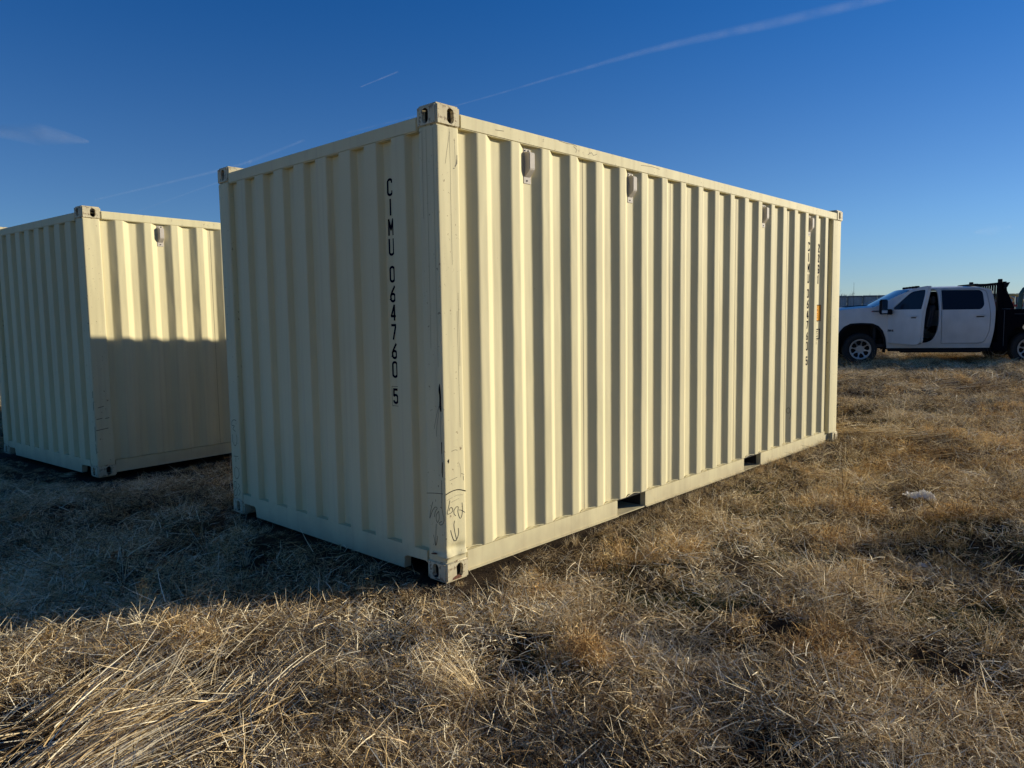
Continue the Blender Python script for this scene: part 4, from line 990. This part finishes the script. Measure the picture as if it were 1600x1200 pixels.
# ------------------------------------------------------------------ grass
def grass_mat(name, pal, trans=.11):
    m = bpy.data.materials.new(name); m.use_nodes = True; nt = m.node_tree; nt.nodes.clear(); L = nt.links
    at = N(nt, 'ShaderNodeAttribute', attribute_name='tone'); ai = N(nt, 'ShaderNodeAttribute', attribute_name='itone', attribute_type='INSTANCER')
    ad = N(nt, 'ShaderNodeMath', operation='ADD'); L.new(at.outputs['Fac'], ad.inputs[0]); L.new(ai.outputs['Fac'], ad.inputs[1])
    r = ramp(nt, pal); L.new(ad.outputs[0], r.inputs[0])
    df = N(nt, 'ShaderNodeBsdfDiffuse'); tl = N(nt, 'ShaderNodeBsdfTranslucent'); mx = N(nt, 'ShaderNodeMixShader'); mx.inputs[0].default_value = trans
    gl = N(nt, 'ShaderNodeBsdfGlossy'); gl.inputs['Roughness'].default_value = .45; m5 = N(nt, 'ShaderNodeMixShader'); m5.inputs[0].default_value = .02
    L.new(r.outputs[0], df.inputs[0]); L.new(r.outputs[0], tl.inputs[0]); L.new(df.outputs[0], mx.inputs[1]); L.new(tl.outputs[0], mx.inputs[2])
    L.new(mx.outputs[0], m5.inputs[1]); L.new(gl.outputs[0], m5.inputs[2]); o = N(nt, 'ShaderNodeOutputMaterial'); L.new(m5.outputs[0], o.inputs[0])
    return m
STRAW = [(0.0, (.032, .018, .008)), (.25, (.13, .078, .031)), (.5, (.56, .385, .17)), (.75, (.88, .70, .40)), (1.0, (.99, .88, .62))]
RUSS = [(0.0, (.05, .028, .012)), (.4, (.30, .175, .064)), (.7, (.78, .51, .20)), (1.0, (.96, .76, .40))]
GREEN = [(0.0, (.015, .022, .006)), (.5, (.05, .075, .018)), (1.0, (.14, .16, .05))]
M_straw = grass_mat('dry_straw', STRAW); M_russ = grass_mat('russet_weed', RUSS); M_green = grass_mat('green_sprouts', GREEN)

class Blades:
    def __init__(s): s.v = []; s.f = []; s.t = []
    def blade(s, p, az, el, L_, w, curl=0, droop=0, seg=3, tone=.5, twist=0):
        p = np.array(p, float); n0 = len(s.v)
        for i in range(seg + 1):
            t = i / seg; wd = w * (1 - .75 * t ** 1.5) / 2
            a = az + curl * t; e = el - droop * t
            side = np.array([-math.sin(a) * math.cos(twist), math.cos(a) * math.cos(twist), math.sin(twist)])
            s.v.append(p - side * wd); s.v.append(p + side * wd); s.t += [tone, tone]
            p = p + L_ / seg * np.array([math.cos(a) * math.cos(e), math.sin(a) * math.cos(e), math.sin(e)])
            if p[2] < .002: p[2] = .002
        for i in range(seg): s.f.append((n0 + 2 * i, n0 + 2 * i + 1, n0 + 2 * i + 3, n0 + 2 * i + 2))
    def mesh(s, name, mat):
        me = bpy.data.meshes.new(name); me.from_pydata([tuple(v) for v in s.v], [], s.f); me.materials.append(mat)
        at = me.attributes.new('tone', 'FLOAT', 'POINT'); at.data.foreach_set('value', np.array(s.t, np.float32)); return me
U = random.uniform
def tone_of():
    # old grey-brown thatch and this year's bright straw mixed
    q = random.random()
    return U(.84, 1.0) if q < .14 else (min(1, max(0, random.gauss(.66, .15))) if q < .55 else min(1, max(0, random.gauss(.23, .11))))
def proto_mat(n, rad, Lr, hmax, elr=(-.15, .45), wr=(.0016, .0038), bias=None):
    b = Blades()
    for _ in range(n):
        r = rad * math.sqrt(random.random()); a = U(0, 6.283); az = U(0, 6.283) if bias is None else random.gauss(bias, .28)
        z = U(0, hmax) ; L_ = U(*Lr)
        b.blade((r * math.cos(a), r * math.sin(a), z), az, U(*elr), L_, U(*wr), U(-.35, .35) if bias is None else U(-.22, .22), U(-.1, .5), 3, tone_of(), U(-1.2, 1.2))
    return b
def proto_tuft(n, rad, Lr, wr=(.0012, .0026), lean=0):
    b = Blades()
    for _ in range(n):
        a = U(0, 6.283); r = rad * random.random(); el = U(.75, 1.5)
        b.blade((r * math.cos(a), r * math.sin(a), 0), a + U(-.6, .6), el, U(*Lr), U(*wr), U(-.5, .5), U(.2, 1.3), 4, tone_of(), U(-.8, .8))
    return b
def proto_weed(n, rad, h):
    b = Blades()
    for _ in range(n):
        a = U(0, 6.283); r = rad * math.sqrt(random.random()); z = U(0, h)
        b.blade((r * math.cos(a) * (1 - .4 * z / h), r * math.sin(a) * (1 - .4 * z / h), z), U(0, 6.283), U(-.3, 1.4), U(.02, .065), U(.0018, .0042), U(-1.2, 1.2), U(-.5, 1.2), 2, min(1, max(0, random.gauss(.42 + .15 * z / h, .28))), U(-1.5, 1.5))
    for _ in range(n // 12):
        a = U(0, 6.283); b.blade((U(-.5, .5) * rad, U(-.5, .5) * rad, 0), a, U(.8, 1.5), h * U(.9, 1.5), .002, U(-.4, .4), .4, 3, U(.4, .8))
    return b
def proto_green(n, rad):
    b = Blades()
    for _ in range(n):
        a = U(0, 6.283); r = rad * math.sqrt(random.random()); b.blade((r * math.cos(a), r * math.sin(a), 0), U(0, 6.283), U(.2, 1.2), U(.012, .035), U(.003, .006), U(-.6, .6), U(0, 1), 2, min(1, max(0, random.gauss(.5, .25))))
    return b
protos = []
PC = bpy.data.collections.new('grass_prototypes')
def addp(b, mat):
    me = b.mesh('tuft_%d' % len(protos), mat); o = bpy.data.objects.new('a%02d_tuft' % len(protos), me); PC.objects.link(o); protos.append(o)
for i in range(5): addp(proto_mat(115, .13, (.02, .10), .06, (-.4, .9), (.0017, .0042)), M_straw)                         # 0-4 fine tangle
for i in range(3): addp(proto_mat(48, .16, (.06, .20), .08, (-.2, .6), (.0018, .0044)), M_straw)   # 5-7 coarse tangle
for i in range(2): addp(proto_mat(38, .14, (.14, .36), .08, (0, .3), (.0022, .005), 0.0), M_straw)  # 8-9 lodged bundle (along +x)
for i in range(3): addp(proto_tuft(40, .04, (.05, .15), (.0016, .0032)), M_straw)                             # 10-12 tufts
for i in range(3): addp(proto_weed(120, .10, .075), M_russ)                                     # 13-15 russet weed
for i in range(2): addp(proto_green(70, .11), M_green)                                         # 16-17 green
for i in range(2): addp(proto_tuft(26, .05, (.14, .34), (.0016, .003)), M_straw)               # 18-19 tall sparse tuft

FW = np.array([cf.x, cf.y]); FW /= np.linalg.norm(FW); RT = np.array([FW[1], -FW[0]])
def scatter(n_dens, d0, d1):
    """random points in the wedge in front of the camera between depths d0 and d1 with areal density n_dens"""
    k = 1.15; m_ = 1.0
    area = (d1 - d0) * (k * (d0 + d1) + 2 * m_); n = int(area * n_dens)
    d = np.sqrt(rng.uniform(d0 ** 2, d1 ** 2, n * 2)); l = rng.uniform(-1, 1, n * 2) * (k * d1 + m_)
    ok = (np.abs(l) < k * d * .9 + m_); d = d[ok][:n]; l = l[ok][:n]
    p = CAM[:2] + d[:, None] * FW + l[:, None] * RT
    return p, d
P = []; IDX = []; SC = []; ROT = []; TONE = []
def place(pts, dist, smul):
    x, y = pts[:, 0], pts[:, 1]; n = len(x)
    a, b = cont_dist(x, y); keep = (a > .025) & (b > .05) & ~((fbm(x, y, .38, 91, 2) < .40) & (rng.random(n) < .72) & (a > .3))
    # truck wheels and body are left clear
    x, y, a, b = x[keep], y[keep], a[keep], b[keep]; n = len(x)
    za = fbm(x, y, 1.6, 21); zb = fbm(x, y, .7, 33); zc = fbm(x, y, 2.2, 47); zd = fbm(x, y, .45, 55); u = rng.random(n)
    idx = rng.integers(0, 5, n)
    coarse = u < .17; idx[coarse] = rng.integers(5, 8, coarse.sum())
    tuft = (u > .24) & (u < .24 + .06 + .22 * (zd > .60)); idx[tuft] = rng.integers(10, 13, tuft.sum())
    tall = (u > .985); idx[tall] = rng.integers(18, 20, tall.sum())
    right = np.clip((x + .3) / 1.8, 0, 1)
    rus = (rng.random(n) < np.clip((za - .53 + .06 * right) * 6, 0, .48) * (.25 + .75 * right)) & (zb > .36); idx[rus] = rng.integers(13, 16, rus.sum())
    for cx_, cy_, rr in ((3.08, -1.03, .35), (5.35, -1.05, .5), (-.15, -1.08, .17), (1.1, -.62, .35), (-1.35, .35, .18), (2.6, -1.9, .35), (-.95, -1.55, .15), (.55, -1.75, .25), (4.2, -2.4, .5)):
        q_ = (np.hypot(x - cx_, y - cy_) < rr * (.7 + .6 * zb)) & (rng.random(n) < .5); idx[q_] = rng.integers(13, 16, q_.sum())
    grn = ((zc > .58) & (rng.random(n) < .40)); 
    for cx_, cy_, rr in ((1.45, -2.2, .35), (.75, -1.05, .45), (2.4, -.75, .35), (1.6, -1.2, .4), (3.2, -.35, .3)): grn |= (np.hypot(x - cx_, y - cy_) < rr) & (rng.random(n) < .68)
    idx[grn] = rng.integers(16, 18, grn.sum())
    # lodged straw, all combed one way, in the lower left of the view
    lod = (np.hypot((x + 1.65), (y + .16) * 1.5) < .62 * (.7 + .6 * zb)) & (rng.random(n) < .42); idx[lod] = rng.integers(8, 10, lod.sum())
    lod2 = (zc < .40) & (rng.random(n) < .25); idx[lod2] = rng.integers(8, 10, lod2.sum())
    rz = rng.uniform(0, 6.283, n); rz[lod] = R(17) + rng.normal(0, .16, lod.sum()); rz[lod & (rng.random(n) < .4)] += math.pi
    rz[lod2] = (za[lod2] * 9)
    edge = np.minimum(np.clip(a / .35, .5, 1), np.clip(b / .8, .28, 1)); edge = np.minimum(edge, np.clip(np.hypot(x, y) / .5, .35, 1))
    s = rng.uniform(.7, 1.25, n) * smul * edge
    hum = fbm(x, y, 1.3, 3)                                    # same field as the hummocks
    t = (zb - .5) * .50 + (fbm(x, y, .22, 71, 2) - .5) * .55 + rng.normal(0, .06, n) + .05
    t += .10 * np.exp(-((x - 1.38) ** 2 + (y + 1.41) ** 2) / .12) + .12 * lod
    z = ground_h(x, y) - .006
    P.append(np.stack([x, y, z], 1)); IDX.append(idx); SC.append(np.stack([s, s, s * rng.uniform(.7, 1.3, n)], 1)); ROT.append(np.stack([rng.normal(0, .07, n), rng.normal(0, .07, n), rz], 1)); TONE.append(t)
for (dens, d0, d1, sm) in ((330, 1.2, 4.0, .95), (230, 4.0, 7.0, 1.0), (130, 7.0, 12.0, 1.12), (60, 12.0, 22.0, 1.35), (14, 22.0, 42.0, 1.9)):
    p_, d_ = scatter(dens, d0, d1); place(p_, d_, sm)
# thinner cover behind and beside the camera, so the field goes on all round
th_ = rng.uniform(0, 2 * math.pi, 42000); rr_ = np.sqrt(rng.uniform(.8 ** 2, 17 ** 2, 42000)); pp_ = CAM[:2] + rr_[:, None] * np.stack([np.cos(th_), np.sin(th_)], 1)
rel = pp_ - CAM[:2]; dpt = rel @ FW; lat = np.abs(rel @ RT); out_ = ~((dpt > 1.15) & (lat < 1.15 * dpt * .9 + 1.0)); place(pp_[out_], dpt[out_], 1.35)
# a fringe of stalks standing against the sunlit bottom rail
nf = 190; fx = rng.uniform(.9, 6.0, nf); fy = rng.uniform(-.10, -.012, nf)
P.append(np.stack([fx, fy, ground_h(fx, fy) - .004], 1)); IDX.append(rng.integers(10, 13, nf)); fs = rng.uniform(.35, .85, nf)
SC.append(np.stack([fs * .6, fs * .6, fs], 1)); ROT.append(np.stack([rng.normal(0, .05, nf), rng.normal(0, .05, nf), rng.uniform(0, 6.28, nf)], 1)); TONE.append(rng.normal(.0, .1, nf))
P = np.concatenate(P); IDX = np.concatenate(IDX); SC = np.concatenate(SC); ROT = np.concatenate(ROT); TONE = np.concatenate(TONE)
print('grass instances', len(P))
me = bpy.data.meshes.new('dry_grass'); me.vertices.add(len(P)); me.vertices.foreach_set('co', P.astype(np.float32).reshape(-1))
def attr(nm, ty, arr, key): a = me.attributes.new(nm, ty, 'POINT'); a.data.foreach_set(key, arr.reshape(-1))
attr('pidx', 'INT', IDX.astype(np.int32), 'value'); attr('scl', 'FLOAT_VECTOR', SC.astype(np.float32), 'vector'); attr('rot', 'FLOAT_VECTOR', ROT.astype(np.float32), 'vector'); attr('itone', 'FLOAT', TONE.astype(np.float32), 'value')
go = bpy.data.objects.new('dry_grass', me); COL.objects.link(go); tag(go, 'flattened straw coloured dry grass with russet weeds covering the field', 'grass', kind='stuff')
ng = bpy.data.node_groups.new('scatter', 'GeometryNodeTree')
ng.interface.new_socket('Geometry', in_out='INPUT', socket_type='NodeSocketGeometry'); ng.interface.new_socket('Geometry', in_out='OUTPUT', socket_type='NodeSocketGeometry')
gi = ng.nodes.new('NodeGroupInput'); gout = ng.nodes.new('NodeGroupOutput'); iop = ng.nodes.new('GeometryNodeInstanceOnPoints'); ci = ng.nodes.new('GeometryNodeCollectionInfo')
ci.inputs['Collection'].default_value = PC; ci.inputs['Separate Children'].default_value = True; ci.inputs['Reset Children'].default_value = True; iop.inputs['Pick Instance'].default_value = True
def na_(nm, ty):
    n = ng.nodes.new('GeometryNodeInputNamedAttribute'); n.data_type = ty; n.inputs['Name'].default_value = nm; return n.outputs['Attribute']
GL_ = ng.links
GL_.new(gi.outputs[0], iop.inputs['Points']); GL_.new(ci.outputs[0], iop.inputs['Instance']); GL_.new(na_('pidx', 'INT'), iop.inputs['Instance Index'])
GL_.new(na_('rot', 'FLOAT_VECTOR'), iop.inputs['Rotation']); GL_.new(na_('scl', 'FLOAT_VECTOR'), iop.inputs['Scale']); GL_.new(iop.outputs[0], gout.inputs[0])
md = go.modifiers.new('scatter', 'NODES'); md.node_group = ng

# individual plants that stand out
def plant(name, b, mat, x, y, label, cat, rz=0):
    me = b.mesh(name, mat); o = bpy.data.objects.new(name, me); COL.objects.link(o); o.location = (x, y, float(ground_h(x, y)) - .005); o.rotation_euler = (0, 0, rz); return tag(o, label, cat)
b = Blades()
for _ in range(150):
    a = U(0, 6.283); r = .06 * random.random(); az = random.gauss(R(140), .45); b.blade((r * math.cos(a), r * math.sin(a), .01), az, U(.5, 1.25), U(.10, .34), U(.0014, .003), U(-.3, .3), U(.1, .6), 5, min(1, max(0, random.gauss(.72, .13))), U(-.5, .5))
plant('grass_tuft', b, M_straw, -.66, -.93, 'pale spiky straw tuft leaning left in the centre foreground', 'grass tuft')
b = proto_weed(600, .10, .13)
for _ in range(8): b.blade((U(-.02, .02), U(-.02, .02), 0), U(0, 6.28), U(1.1, 1.5), U(.2, .3), .0035, U(-.3, .3), .2, 4, .35)
plant('russet_weed', b, M_russ, -.17, -1.06, 'bushy orange brown weed right of the pale tuft in the foreground', 'weed')
b = Blades()
for i in range(5):
    az = U(0, 6.28); b.blade((0, 0, 0), az, 1.35, .17 + .02 * i, .004, .3, .1, 5, .6)
for _ in range(130):
    z = U(.05, .19); b.blade((U(-.02, .02), U(-.02, .02), z), U(0, 6.28), U(-.2, 1.2), U(.015, .04), .0035, U(-1, 1), .5, 2, random.gauss(.6, .15), U(-1, 1))
plant('dry_weed', b, M_russ, -1.26, .86, 'small upright dry weed on the edge of the container shadow at left', 'weed')
b = Blades()
for _ in range(170):
    b.blade((U(-.30, .10), random.gauss(0, .09), U(.02, .07)), random.gauss(0, .2), U(-.02, .16), U(.28, .65), U(.0035, .0062), U(-.15, .15), U(.05, .25), 5, min(1, max(0, random.gauss(.93, .10))), U(-.5, .5))
plant('straw_bundle', b, M_straw, -1.86, -.27, 'bright flattened bundle of long golden straw at the lower left', 'straw', R(16))
b = Blades()
for _ in range(70):
    b.blade((U(-.35, .1), random.gauss(0, .10), U(.02, .09)), random.gauss(0, .2), U(-.02, .3), U(.25, .55), U(.0025, .0045), U(-.2, .2), U(.05, .3), 5, min(1, max(0, random.gauss(.86, .12))), U(-.5, .5))
plant('straw_bundle', b, M_straw, -1.42, .18, 'smaller flattened bundle of pale straw just below the shadow edge at left', 'straw', R(28))
